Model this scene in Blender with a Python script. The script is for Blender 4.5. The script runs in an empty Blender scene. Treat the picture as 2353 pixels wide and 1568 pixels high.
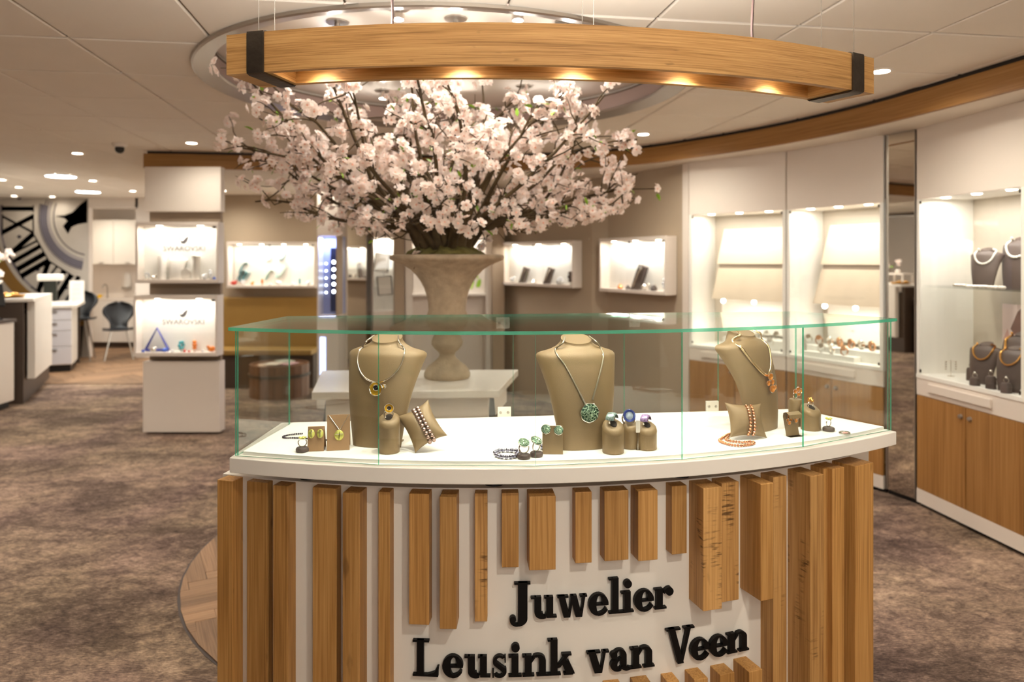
import bpy, math, random
from math import sin, cos, pi, radians, sqrt, atan2
from mathutils import Vector, Matrix

random.seed(7)
SC = bpy.context.scene
COL = SC.collection

# ------------------------------------------------------------------ camera, world, exposure
EYE, FPX, PX0, PYH = 1.5, 1668.0, 1176.5, 597.0      # eye height, focal length in px, principal x, horizon row
cam = bpy.data.cameras.new('camera')
cam.sensor_width = 36.0
cam.lens = 36.0 * FPX / 2353.0
cam.shift_y = -(784.0 - PYH) / 2353.0
cam.dof.use_dof = True
cam.dof.focus_distance = 1.9
cam.dof.aperture_fstop = 2.6
cam.clip_start = 0.05
camo = bpy.data.objects.new('camera', cam)
camo.location = (0, 0, EYE)
camo.rotation_euler = (pi / 2, 0, 0)
COL.objects.link(camo)
SC.camera = camo

world = bpy.data.worlds.new('world')
SC.world = world
world.use_nodes = True
bg = world.node_tree.nodes['Background']
bg.inputs[0].default_value = (1.0, 0.97, 0.88, 1)
bg.inputs[1].default_value = 2.6
SC.view_settings.view_transform = 'Standard'
SC.view_settings.look = 'None'
SC.view_settings.exposure = 1.38
SC.view_settings.gamma = 1.0
SC.view_settings.use_curve_mapping = False
SC.cycles.use_denoising = True
SC.cycles.max_bounces = 6
SC.cycles.transparent_max_bounces = 18
SC.cycles.caustics_reflective = False
SC.cycles.caustics_refractive = False
SC.cycles.sample_clamp_indirect = 4.0

WARM = (1.0, 0.945, 0.82)
NEUT = (1.0, 0.955, 0.895)
COOL = (0.72, 0.82, 1.0)

def spot(name, loc, power, size=150, blend=0.6, color=WARM, radius=0.05, aim=None, parent=None):
    l = bpy.data.lights.new(name, 'SPOT')
    l.energy = power; l.color = color; l.spot_size = radians(size); l.spot_blend = blend; l.shadow_soft_size = radius
    o = bpy.data.objects.new(name, l); COL.objects.link(o); o.location = loc
    if aim is not None:
        o.rotation_euler = (Vector(aim) - Vector(loc)).to_track_quat('-Z', 'Y').to_euler()
    if parent is not None:
        o.parent = parent
        o.matrix_parent_inverse = wmat(parent).inverted()
    return o

def point(name, loc, power, color=WARM, radius=0.03, parent=None):
    l = bpy.data.lights.new(name, 'POINT'); l.energy = power; l.color = color; l.shadow_soft_size = radius
    o = bpy.data.objects.new(name, l); COL.objects.link(o); o.location = loc
    if parent is not None:
        o.parent = parent; o.matrix_parent_inverse = wmat(parent).inverted()
    return o

def area(name, loc, power, sx, sy, color=NEUT, aim=None, parent=None, rot=None, spread=180):
    l = bpy.data.lights.new(name, 'AREA')
    l.shape = 'RECTANGLE'; l.size = sx; l.size_y = sy; l.energy = power; l.color = color; l.spread = radians(spread)
    o = bpy.data.objects.new(name, l); COL.objects.link(o); o.location = loc
    if aim is not None:
        o.rotation_euler = (Vector(aim) - Vector(loc)).to_track_quat('-Z', 'Y').to_euler()
    if rot is not None:
        o.rotation_euler = rot
    if parent is not None:
        o.parent = parent
        o.matrix_parent_inverse = wmat(parent).inverted()
    return o

# light levels in one place
P_DOWN = 37.0      # each ceiling downlight (W)
P_CASE = 1.9       # strip light inside each wall cabinet
P_BOX = 1.8        # strip light inside each wall showcase
P_BEAM = 9.0       # each lamp of the oak pendant
P_UP = 6.0         # each unseen upward light added above the pendant to brighten the ceiling
P_RING = 4.0      # each lamp of the round ceiling recess

# ------------------------------------------------------------------ helpers
def wmat(o):
    m = Matrix.LocRotScale(o.location, o.rotation_euler, o.scale)
    if o.parent is not None:
        return wmat(o.parent) @ m
    return m

def at(px, py, d):
    return Vector(((px - PX0) / FPX * d, d, EYE - (py - PYH) / FPX * d))

def onplane(px, py, z):
    d = (EYE - z) * FPX / (py - PYH)
    return at(px, py, d)

def srgb(r, g, b):
    def f(c):
        c /= 255.0
        return c / 12.92 if c <= 0.04045 else ((c + 0.055) / 1.055) ** 2.4
    return (f(r), f(g), f(b), 1.0)

MATS = {}
def mat(name, col, rough=0.5, metal=0.0, spec=0.5, emit=None, estr=0.0, bump=0.0, bscale=200.0, var=0.0, vscale=6.0, coat=0.0, trans=0.0):
    if name in MATS:
        return MATS[name]
    m = bpy.data.materials.new(name); m.use_nodes = True
    nt = m.node_tree; b = nt.nodes['Principled BSDF']
    b.inputs['Base Color'].default_value = col
    b.inputs['Roughness'].default_value = rough
    b.inputs['Metallic'].default_value = metal
    b.inputs['Specular IOR Level'].default_value = spec
    b.inputs['Coat Weight'].default_value = coat
    b.inputs['Transmission Weight'].default_value = trans
    if emit is not None:
        b.inputs['Emission Color'].default_value = emit
        b.inputs['Emission Strength'].default_value = estr
    if var > 0:
        tc = nt.nodes.new('ShaderNodeTexCoord'); n = nt.nodes.new('ShaderNodeTexNoise')
        n.inputs['Scale'].default_value = vscale; n.inputs['Detail'].default_value = 5
        nt.links.new(tc.outputs['Object'], n.inputs['Vector'])
        r = nt.nodes.new('ShaderNodeValToRGB')
        r.color_ramp.elements[0].position = 0.3; r.color_ramp.elements[1].position = 0.7
        r.color_ramp.elements[0].color = tuple(c * (1 - var) for c in col[:3]) + (1,)
        r.color_ramp.elements[1].color = tuple(min(1, c * (1 + var)) for c in col[:3]) + (1,)
        nt.links.new(n.outputs['Fac'], r.inputs['Fac']); nt.links.new(r.outputs['Color'], b.inputs['Base Color'])
    if bump > 0:
        tc = nt.nodes.new('ShaderNodeTexCoord'); n = nt.nodes.new('ShaderNodeTexNoise')
        n.inputs['Scale'].default_value = bscale; n.inputs['Detail'].default_value = 4
        bp = nt.nodes.new('ShaderNodeBump'); bp.inputs['Strength'].default_value = bump; bp.inputs['Distance'].default_value = 0.004
        nt.links.new(tc.outputs['Object'], n.inputs['Vector'])
        nt.links.new(n.outputs['Fac'], bp.inputs['Height']); nt.links.new(bp.outputs['Normal'], b.inputs['Normal'])
    MATS[name] = m
    return m

def wood(name, dark, mid, light, axis='Z', scale=1.0, rough=0.5, spots=0.0, rnd=0.25, saw=0.0, curved=False):
    """Oak: fine streaks along one object axis, broad cathedral bands, per-object shift in tone."""
    if name in MATS:
        return MATS[name]
    m = bpy.data.materials.new(name); m.use_nodes = True
    nt = m.node_tree; N = nt.nodes.new; L = nt.links.new
    b = nt.nodes['Principled BSDF']; b.inputs['Roughness'].default_value = rough
    b.inputs['Specular IOR Level'].default_value = 0.35
    tc = N('ShaderNodeTexCoord'); oi = N('ShaderNodeObjectInfo')
    sh = N('ShaderNodeVectorMath'); sh.operation = 'MULTIPLY_ADD'
    cmb = N('ShaderNodeCombineXYZ')
    for k in range(3):
        L(oi.outputs['Random'], cmb.inputs[k])
    sh.inputs[1].default_value = (17, 23, 31)
    L(cmb.outputs[0], sh.inputs[0]); L(tc.outputs['Object'], sh.inputs[2])
    def stretched(a, c):
        mp = N('ShaderNodeMapping')
        s = {'X': (a, a if curved else c, c), 'Y': (c, a, c), 'Z': (c, c, a)}[axis]
        mp.inputs['Scale'].default_value = tuple(v * scale for v in s)
        L(sh.outputs[0], mp.inputs['Vector'])
        return mp.outputs[0]
    n1 = N('ShaderNodeTexNoise'); n1.inputs['Scale'].default_value = 1; n1.inputs['Detail'].default_value = 3; n1.inputs['Roughness'].default_value = 0.5
    L(stretched(4, 210), n1.inputs['Vector'])
    n2 = N('ShaderNodeTexNoise'); n2.inputs['Scale'].default_value = 1; n2.inputs['Detail'].default_value = 3; n2.inputs['Distortion'].default_value = 0.5
    L(stretched(1.1, 20), n2.inputs['Vector'])
    mx = N('ShaderNodeMath'); mx.operation = 'MULTIPLY_ADD'; mx.inputs[1].default_value = 0.6
    m2 = N('ShaderNodeMath'); m2.operation = 'MULTIPLY'; m2.inputs[1].default_value = 0.4
    L(n2.outputs['Fac'], m2.inputs[0]); L(n1.outputs['Fac'], mx.inputs[0]); L(m2.outputs[0], mx.inputs[2])
    r = N('ShaderNodeValToRGB'); e = r.color_ramp.elements
    e[0].position = 0.30; e[0].color = dark; e[1].position = 0.68; e[1].color = light
    k = e.new(0.48); k.color = mid
    L(mx.outputs[0], r.inputs['Fac'])
    hs = N('ShaderNodeHueSaturation')
    mr = N('ShaderNodeMapRange'); mr.inputs['To Min'].default_value = 1 - rnd * 0.6; mr.inputs['To Max'].default_value = 1 + rnd * 0.5
    L(oi.outputs['Random'], mr.inputs['Value']); L(mr.outputs[0], hs.inputs['Value']); L(r.outputs['Color'], hs.inputs['Color'])
    out = hs.outputs['Color']
    if spots > 0:
        n3 = N('ShaderNodeTexNoise'); n3.inputs['Scale'].default_value = 1; n3.inputs['Detail'].default_value = 2
        L(stretched(9, 30), n3.inputs['Vector'])
        r3 = N('ShaderNodeValToRGB'); r3.color_ramp.elements[0].position = 0.70; r3.color_ramp.elements[1].position = 0.78
        L(n3.outputs['Fac'], r3.inputs['Fac'])
        mm = N('ShaderNodeMixRGB'); mm.inputs['Color2'].default_value = tuple(c * 0.35 for c in dark[:3]) + (1,)
        ms = N('ShaderNodeMath'); ms.operation = 'MULTIPLY'; ms.inputs[1].default_value = spots
        L(r3.outputs['Color'], ms.inputs[0]); L(ms.outputs[0], mm.inputs['Fac']); L(out, mm.inputs['Color1'])
        out = mm.outputs['Color']
    if saw > 0:
        # rough sawn patches: dark marks crossing the grain
        n4 = N('ShaderNodeTexNoise'); n4.inputs['Scale'].default_value = 1; n4.inputs['Detail'].default_value = 4
        L(stretched(150, 22), n4.inputs['Vector'])
        n5 = N('ShaderNodeTexNoise'); n5.inputs['Scale'].default_value = 1; n5.inputs['Detail'].default_value = 2
        L(stretched(6, 16), n5.inputs['Vector'])
        r4 = N('ShaderNodeValToRGB'); r4.color_ramp.elements[0].position = 0.50; r4.color_ramp.elements[1].position = 0.64
        r5 = N('ShaderNodeValToRGB'); r5.color_ramp.elements[0].position = 0.56; r5.color_ramp.elements[1].position = 0.66
        L(n4.outputs['Fac'], r4.inputs['Fac']); L(n5.outputs['Fac'], r5.inputs['Fac'])
        mu = N('ShaderNodeMath'); mu.operation = 'MULTIPLY'
        L(r4.outputs['Color'], mu.inputs[0]); L(r5.outputs['Color'], mu.inputs[1])
        ms = N('ShaderNodeMath'); ms.operation = 'MULTIPLY'; ms.inputs[1].default_value = saw
        L(mu.outputs[0], ms.inputs[0])
        mm = N('ShaderNodeMixRGB'); mm.inputs['Color2'].default_value = tuple(c * 0.3 for c in dark[:3]) + (1,)
        L(ms.outputs[0], mm.inputs['Fac']); L(out, mm.inputs['Color1'])
        out = mm.outputs['Color']
    L(out, b.inputs['Base Color'])
    bp = N('ShaderNodeBump'); bp.inputs['Strength'].default_value = 0.25; bp.inputs['Distance'].default_value = 0.002
    L(n1.outputs['Fac'], bp.inputs['Height']); L(bp.outputs['Normal'], b.inputs['Normal'])
    MATS[name] = m
    return m

class MB:
    """Collects shapes and links them as ONE mesh object."""
    def __init__(s):
        s.v = []; s.f = []; s.m = []; s.sm = []
    def add(s, verts, faces, mi=0, smooth=False):
        o = len(s.v)
        s.v += [Vector(p) for p in verts]
        for f in faces:
            s.f.append(tuple(i + o for i in f)); s.m.append(mi); s.sm.append(smooth)
        return s
    def box(s, x0, x1, y0, y1, z0, z1, mi=0, M=None):
        v = [Vector(p) for p in ((x0, y0, z0), (x1, y0, z0), (x1, y1, z0), (x0, y1, z0), (x0, y0, z1), (x1, y0, z1), (x1, y1, z1), (x0, y1, z1))]
        if M is not None:
            v = [M @ p for p in v]
        return s.add(v, ((3, 2, 1, 0), (4, 5, 6, 7), (0, 1, 5, 4), (1, 2, 6, 5), (2, 3, 7, 6), (3, 0, 4, 7)), mi)
    def prism(s, poly, z0, z1, mi=0, M=None, mside=None):
        n = len(poly)
        a = sum(poly[i][0] * poly[(i + 1) % n][1] - poly[(i + 1) % n][0] * poly[i][1] for i in range(n))
        if a < 0:
            poly = list(reversed(poly))
        v = [Vector((p[0], p[1], z0)) for p in poly] + [Vector((p[0], p[1], z1)) for p in poly]
        if M is not None:
            v = [M @ p for p in v]
        s.add(v, [tuple(reversed(range(n))), tuple(range(n, 2 * n))], mi)
        o = len(s.v) - 2 * n
        for i in range(n):
            j = (i + 1) % n
            s.f.append((o + i, o + j, o + n + j, o + n + i)); s.m.append(mi if mside is None else mside); s.sm.append(False)
        return s
    def lathe(s, prof, seg=24, c=(0, 0, 0), mi=0, M=None, smooth=True, caps=True):
        v = []
        for r, z in prof:
            for k in range(seg):
                a = 2 * pi * k / seg
                v.append(Vector((c[0] + r * cos(a), c[1] + r * sin(a), c[2] + z)))
        if M is not None:
            v = [M @ p for p in v]
        f = []
        for i in range(len(prof) - 1):
            for k in range(seg):
                k2 = (k + 1) % seg
                f.append((i * seg + k, i * seg + k2, (i + 1) * seg + k2, (i + 1) * seg + k))
        n = len(prof)
        if caps and prof[0][0] > 1e-6:
            f.append(tuple(reversed(range(seg))))
        if caps and prof[-1][0] > 1e-6:
            f.append(tuple(range((n - 1) * seg, n * seg)))
        return s.add(v, f, mi, smooth)
    def tube(s, pts, rad, seg=8, mi=0, closed=False, cap=True, flat=1.0):
        pts = [Vector(p) for p in pts]; n = len(pts)
        if not isinstance(rad, (list, tuple)):
            rad = [rad] * n
        v = []; ref = None
        for i, p in enumerate(pts):
            if closed:
                t = pts[(i + 1) % n] - pts[i - 1]
            else:
                t = pts[min(i + 1, n - 1)] - pts[max(i - 1, 0)]
            t.normalize()
            if ref is None:
                ref = Vector((0, 0, 1)) if abs(t.z) < 0.9 else Vector((1, 0, 0))
            a = t.cross(ref)
            if a.length < 1e-6:
                a = t.orthogonal()
            a.normalize(); b = t.cross(a); b.normalize(); ref = -b if (-b).dot(ref) > 0 else b
            for k in range(seg):
                an = 2 * pi * k / seg
                v.append(p + a * (rad[i] * cos(an)) + b * (rad[i] * sin(an) * flat))
        f = []
        for i in range(n if closed else n - 1):
            i2 = (i + 1) % n
            for k in range(seg):
                k2 = (k + 1) % seg
                f.append((i * seg + k, i * seg + k2, i2 * seg + k2, i2 * seg + k))
        if cap and not closed:
            f.append(tuple(reversed(range(seg)))); f.append(tuple(range((n - 1) * seg, n * seg)))
        return s.add(v, f, mi, True)
    def ball(s, c, r, seg=10, rings=6, mi=0, sc=(1, 1, 1), M=None):
        v = [Vector((0, 0, -1))]
        for i in range(1, rings):
            a = -pi / 2 + pi * i / rings
            for k in range(seg):
                b = 2 * pi * k / seg
                v.append(Vector((cos(a) * cos(b), cos(a) * sin(b), sin(a))))
        v.append(Vector((0, 0, 1)))
        f = []
        for k in range(seg):
            f.append((0, 1 + (k + 1) % seg, 1 + k))
            f.append((len(v) - 1, 1 + (rings - 2) * seg + k, 1 + (rings - 2) * seg + (k + 1) % seg))
        for i in range(rings - 2):
            for k in range(seg):
                k2 = (k + 1) % seg
                f.append((1 + i * seg + k, 1 + i * seg + k2, 1 + (i + 1) * seg + k2, 1 + (i + 1) * seg + k))
        vv = [Vector((p.x * r * sc[0], p.y * r * sc[1], p.z * r * sc[2])) for p in v]
        if M is not None:
            vv = [M @ p for p in vv]
        return s.add([p + Vector(c) for p in vv], f, mi, True)
    def grid(s, rows, mi=0, smooth=True, wrap=False):
        """rows: list of equal-length lists of points."""
        m = len(rows[0]); v = [p for r in rows for p in r]; f = []
        for i in range(len(rows) - 1):
            for k in range(m if wrap else m - 1):
                k2 = (k + 1) % m
                f.append((i * m + k, i * m + k2, (i + 1) * m + k2, (i + 1) * m + k))
        return s.add(v, f, mi, smooth)
    def mesh(s, name, mats, inv=None, sharp=40):
        me = bpy.data.meshes.new(name)
        v = s.v if inv is None else [inv @ p for p in s.v]
        me.from_pydata([tuple(p) for p in v], [], s.f)
        for m in (mats if isinstance(mats, (list, tuple)) else [mats]):
            me.materials.append(m)
        me.polygons.foreach_set('material_index', s.m)
        me.polygons.foreach_set('use_smooth', s.sm)
        if any(s.sm) and sharp:
            me.set_sharp_from_angle(angle=radians(sharp))
        me.update()
        return me
    def build(s, name, mats, parent=None, w=False, bevel=0.0, sharp=40, loc=None, rot=None):
        inv = wmat(parent).inverted() if (w and parent is not None) else None
        o = bpy.data.objects.new(name, s.mesh(name, mats, inv, sharp))
        COL.objects.link(o)
        if parent is not None:
            o.parent = parent
        if loc is not None:
            o.location = loc
        if rot is not None:
            o.rotation_euler = rot
        if bevel > 0:
            b = o.modifiers.new('bevel', 'BEVEL'); b.width = bevel; b.segments = 2; b.limit_method = 'ANGLE'; b.angle_limit = radians(40)
        return o

def tag(o, label, cat, group=None, kind=None):
    o['label'] = label; o['category'] = cat
    if group: o['group'] = group
    if kind: o['kind'] = kind
    return o

def thing(name, label, cat, loc=(0, 0, 0), rz=0.0, group=None, rot=None):
    o = bpy.data.objects.new(name, None); COL.objects.link(o)
    o.empty_display_size = 0.05
    o.location = loc
    o.rotation_euler = rot if rot is not None else (0, 0, rz)
    return tag(o, label, cat, group)

def struct(o, label=None):
    o['kind'] = 'structure'
    if label: o['label'] = label
    return o

def empty_struct(name, loc=(0, 0, 0)):
    o = bpy.data.objects.new(name, None); COL.objects.link(o); o.location = loc; o['kind'] = 'structure'; o.empty_display_size = 0.05
    return o

def children(o):
    return [c for c in bpy.data.objects if c.parent == o]

def copy_tree(o, loc, rz=None, label=None, group=None, parent=None):
    c = o.copy(); COL.objects.link(c)
    if parent is not None: c.parent = parent
    else:
        c.location = loc
        if rz is not None: c.rotation_euler = (0, 0, rz)
        if label: c['label'] = label
        if group: c['group'] = group
    for ch in KIDS.get(o.name, children(o)):
        copy_tree(ch, None, parent=c)
    return c
KIDS = {}

def share(name, me, parent, loc, rot=(0, 0, 0), scale=(1, 1, 1)):
    o = bpy.data.objects.new(name, me); COL.objects.link(o); o.parent = parent
    o.location = loc; o.rotation_euler = rot; o.scale = scale
    return o

def lerp_tab(tab, z):
    if z <= tab[0][0]: return tab[0][1:]
    for a, b in zip(tab, tab[1:]):
        if z <= b[0]:
            t = (z - a[0]) / (b[0] - a[0])
            return tuple(p + (q - p) * t for p, q in zip(a[1:], b[1:]))
    return tab[-1][1:]

def smooth_path(pts, n=8):
    """Catmull-Rom through the points."""
    P = [Vector(p) for p in pts]; out = []
    for i in range(len(P) - 1):
        a = P[max(i - 1, 0)]; b = P[i]; c = P[i + 1]; d = P[min(i + 2, len(P) - 1)]
        for k in range(n):
            t = k / n
            out.append(0.5 * ((2 * b) + (c - a) * t + (2 * a - 5 * b + 4 * c - d) * t * t + (3 * b - a - 3 * c + d) * t ** 3))
    out.append(P[-1])
    return out

def resample(pts, step):
    P = [Vector(p) for p in pts]; out = [P[0].copy()]; need = step
    for a, b in zip(P, P[1:]):
        d = (b - a).length; pos = 0.0
        while d - pos >= need:
            pos += need; out.append(a + (b - a) * (pos / d)); need = step
        need -= d - pos
    return out

# ------------------------------------------------------------------ materials
M_WHITE = mat('white_lacquer', srgb(232, 224, 214), 0.35, var=0.02, vscale=3)
M_CREAM = mat('cream_panel', srgb(226, 214, 202), 0.5, var=0.02, vscale=3)
M_CASEIN = mat('showcase_white', srgb(238, 234, 226), 0.5)
M_BEIGE = mat('beige_board', srgb(214, 198, 174), 0.6, var=0.03, vscale=10)
M_TAUPE = mat('taupe_wallcovering', srgb(174, 156, 134), 0.8, bump=0.15, bscale=300, var=0.03, vscale=2)
M_TILE = mat('ceiling_tile', srgb(240, 231, 218), 0.85, bump=0.2, bscale=260, var=0.015, vscale=4)
M_GRID = mat('ceiling_grid', srgb(104, 88, 70), 0.8)
M_SOFFIT = mat('soffit_plaster', srgb(238, 228, 214), 0.8, var=0.015)
M_BLACK = mat('black_satin', srgb(20, 18, 18), 0.4)
M_LETTER = mat('black_acrylic', srgb(9, 7, 7), 0.5, spec=0.2)
M_DKBROWN = mat('dark_brown_laminate', srgb(72, 56, 44), 0.5, var=0.05)
M_OAK = wood('oak_vertical', srgb(140, 96, 48), srgb(176, 128, 70), srgb(200, 152, 92), 'Z', spots=0.5)
M_OAKSAW = wood('oak_rough_sawn', srgb(140, 96, 50), srgb(182, 136, 80), srgb(204, 158, 100), 'Z', spots=0.5, saw=0.9)
M_OAKBEAM = wood('oak_beam', srgb(134, 94, 48), srgb(182, 136, 80), srgb(206, 162, 104), 'X', scale=1.7, spots=0.5, rnd=0.1, curved=True)
M_OAKBAND = wood('oak_band', srgb(128, 88, 44), srgb(154, 110, 60), srgb(172, 128, 76), 'X', scale=0.6, rnd=0.06, curved=True)
M_OAKDOOR = wood('oak_door', srgb(128, 86, 42), srgb(156, 110, 58), srgb(174, 128, 74), 'Z', scale=0.5, rnd=0.12)
M_PLANK = wood('parquet', srgb(104, 78, 56), srgb(138, 106, 78), srgb(158, 124, 92), 'X', rnd=0.5, rough=0.65)
M_STEEL = mat('brushed_aluminium', srgb(178, 170, 160), 0.32, 0.9)
M_SILVER = mat('silver', srgb(232, 226, 216), 0.16, 1.0)
M_GOLD = mat('gold', srgb(226, 170, 92), 0.2, 1.0)
M_YGOLD = mat('yellow_enamel', srgb(232, 182, 40), 0.25, 0.3)
M_LEAFG = mat('yellow_green_enamel', srgb(206, 204, 104), 0.3, 0.35, var=0.2, vscale=160)
M_ORANGE = mat('orange_enamel', srgb(224, 140, 44), 0.28, 0.4)
M_VEL = mat('bronze_leatherette', srgb(134, 111, 78), 0.40, 0.15, bump=0.25, bscale=900)
M_VELDK = mat('dark_leatherette', srgb(86, 72, 66), 0.5, bump=0.2, bscale=700)
M_CARD = mat('tan_card', srgb(150, 116, 80), 0.55, bump=0.15, bscale=800)
M_IRON = mat('dark_iron', srgb(70, 62, 54), 0.42, 0.7, var=0.2, vscale=30, bump=0.3, bscale=60)
M_STONE = mat('sandstone', srgb(172, 154, 130), 0.9, bump=0.7, bscale=120, var=0.16, vscale=22)
M_LAMP = mat('lamp_glow', (1, 1, 1, 1), 0.5, emit=(1.0, 0.86, 0.68, 1), estr=14.0)
M_LAMPW = mat('lamp_glow_white', (1, 1, 1, 1), 0.5, emit=(0.86, 0.96, 1.0, 1), estr=12.0)
M_LED = mat('led_glow', (1, 1, 1, 1), 0.5, emit=(0.75, 0.85, 1.0, 1), estr=8.0)

def glass_mat(name, tint, edge=False):
    m = bpy.data.materials.new(name); m.use_nodes = True
    nt = m.node_tree; N = nt.nodes.new; L = nt.links.new
    nt.nodes.remove(nt.nodes['Principled BSDF']); out = nt.nodes['Material Output']
    t = N('ShaderNodeBsdfTransparent'); t.inputs[0].default_value = tint
    g = N('ShaderNodeBsdfGlossy'); g.inputs['Roughness'].default_value = 0.0
    ge = N('ShaderNodeNewGeometry'); dt = N('ShaderNodeVectorMath'); dt.operation = 'DOT_PRODUCT'
    L(ge.outputs['Normal'], dt.inputs[0]); L(ge.outputs['Incoming'], dt.inputs[1])
    ab = N('ShaderNodeMath'); ab.operation = 'ABSOLUTE'; L(dt.outputs['Value'], ab.inputs[0])
    om = N('ShaderNodeMath'); om.operation = 'SUBTRACT'; om.inputs[0].default_value = 1.0; L(ab.outputs[0], om.inputs[1])
    pw = N('ShaderNodeMath'); pw.operation = 'POWER'; pw.inputs[1].default_value = 5.0; L(om.outputs[0], pw.inputs[0])
    fr = N('ShaderNodeMath'); fr.operation = 'MULTIPLY_ADD'; fr.inputs[1].default_value = 0.96; fr.inputs[2].default_value = 0.04; L(pw.outputs[0], fr.inputs[0])
    mx = N('ShaderNodeMixShader'); L(fr.outputs[0], mx.inputs[0]); L(t.outputs[0], mx.inputs[1]); L(g.outputs[0], mx.inputs[2])
    L(mx.outputs[0], out.inputs['Surface'])
    return m
M_GLASS = glass_mat('clear_glass', (0.97, 0.985, 0.975, 1))
M_GLASSTHIN = glass_mat('cabinet_glass', (0.985, 0.99, 0.985, 1))
def edge_mat():
    m = bpy.data.materials.new('green_glass_edge'); m.use_nodes = True
    nt = m.node_tree; N = nt.nodes.new; L = nt.links.new
    b = nt.nodes['Principled BSDF']; b.inputs['Base Color'].default_value = (0.14, 0.50, 0.36, 1); b.inputs['Roughness'].default_value = 0.15
    tr = N('ShaderNodeBsdfTranslucent'); tr.inputs[0].default_value = (0.16, 0.75, 0.5, 1)
    tp = N('ShaderNodeBsdfTransparent'); tp.inputs[0].default_value = (0.35, 0.8, 0.62, 1)
    m1 = N('ShaderNodeMixShader'); m1.inputs[0].default_value = 0.45
    m2 = N('ShaderNodeMixShader'); m2.inputs[0].default_value = 0.55
    L(b.outputs[0], m1.inputs[1]); L(tr.outputs[0], m1.inputs[2]); L(m1.outputs[0], m2.inputs[1]); L(tp.outputs[0], m2.inputs[2])
    L(m2.outputs[0], nt.nodes['Material Output'].inputs['Surface'])
    return m
M_EDGE = edge_mat()
M_MIRROR = mat('mirror_silvering', srgb(226, 222, 214), 0.01, 1.0)

def carpet_mat():
    m = bpy.data.materials.new('vintage_carpet'); m.use_nodes = True
    nt = m.node_tree; N = nt.nodes.new; L = nt.links.new
    b = nt.nodes['Principled BSDF']; b.inputs['Roughness'].default_value = 0.95; b.inputs['Specular IOR Level'].default_value = 0.1
    tc = N('ShaderNodeTexCoord')
    def noise(sc, detail, mp=(1, 1, 1), dist=0.0, rough=0.6, rot=0.0):
        p = N('ShaderNodeMapping'); p.inputs['Scale'].default_value = mp; p.inputs['Rotation'].default_value = (0, 0, rot)
        L(tc.outputs['Object'], p.inputs['Vector'])
        n = N('ShaderNodeTexNoise'); n.inputs['Scale'].default_value = sc; n.inputs['Detail'].default_value = detail
        n.inputs['Distortion'].default_value = dist; n.inputs['Roughness'].default_value = rough
        L(p.outputs[0], n.inputs['Vector']); return n.outputs['Fac']
    a = noise(1.1, 8, (1, 1.9, 1), 0.5, 0.68, 0.3)
    c = noise(9, 8, (1, 1.5, 1), 0.9, 0.82, 0.2)
    d = noise(55, 5, (0.7, 3.0, 1), 0.0, 0.85, 0.15)
    vo = N('ShaderNodeTexVoronoi'); vo.inputs['Scale'].default_value = 9.0; vo.feature = 'DISTANCE_TO_EDGE'
    L(tc.outputs['Object'], vo.inputs['Vector'])
    vr = N('ShaderNodeMapRange'); vr.inputs['From Max'].default_value = 0.12; vr.inputs['To Min'].default_value = -0.035; vr.inputs['To Max'].default_value = 0.02
    L(vo.outputs['Distance'], vr.inputs['Value'])
    def madd(x, k, y):
        q = N('ShaderNodeMath'); q.operation = 'MULTIPLY_ADD'; q.inputs[1].default_value = k
        L(x, q.inputs[0])
        if isinstance(y, (int, float)): q.inputs[2].default_value = y
        else: L(y, q.inputs[2])
        return q.outputs[0]
    f = madd(a, 0.62, madd(c, 0.55, madd(d, 0.80, -0.485)))
    f = madd(vr.outputs[0], 0.6, f)
    r = N('ShaderNodeValToRGB'); e = r.color_ramp.elements
    e[0].position = 0.34; e[0].color = srgb(66, 54, 45); e[1].position = 0.68; e[1].color = srgb(194, 168, 138)
    k = e.new(0.46); k.color = srgb(102, 86, 73); k = e.new(0.56); k.color = srgb(144, 122, 102)
    L(f, r.inputs['Fac'])
    # some mauve, some tan
    hue = noise(0.9, 3, (1, 1, 1), 0.3, 0.5, 0.9)
    hr = N('ShaderNodeMapRange'); hr.inputs['From Min'].default_value = 0.42; hr.inputs['From Max'].default_value = 0.62; L(hue, hr.inputs['Value'])
    mx = N('ShaderNodeMixRGB'); mx.blend_type = 'MULTIPLY'; mx.inputs['Color2'].default_value = (0.92, 0.87, 0.99, 1)
    L(hr.outputs[0], mx.inputs['Fac']); L(r.outputs['Color'], mx.inputs['Color1'])
    L(mx.outputs['Color'], b.inputs['Base Color'])
    bp = N('ShaderNodeBump'); bp.inputs['Strength'].default_value = 0.5; bp.inputs['Distance'].default_value = 0.006
    L(d, bp.inputs['Height']); L(bp.outputs['Normal'], b.inputs['Normal'])
    return m
M_CARPET = carpet_mat()
# ------------------------------------------------------------------ room shell
ZC = 2.446            # main ceiling
ZS = 2.300            # lower soffit outside the oak band
RC = (-0.342, 3.935)    # centre of the round ceiling recess
CC = (-0.080, 3.830)  # centre of the counter's arc

def planeobj(name, poly, z, m, parent=None, down=False):
    b = MB()
    f = tuple(range(len(poly)))
    b.add([(p[0], p[1], z) for p in poly], [tuple(reversed(f)) if down else f])
    return b.build(name, m, parent)

struct(MB().box(-10, 4, -6, 14, -0.06, 0.0).build('floor', M_CARPET), 'mottled brown and mauve vintage carpet')

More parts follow.
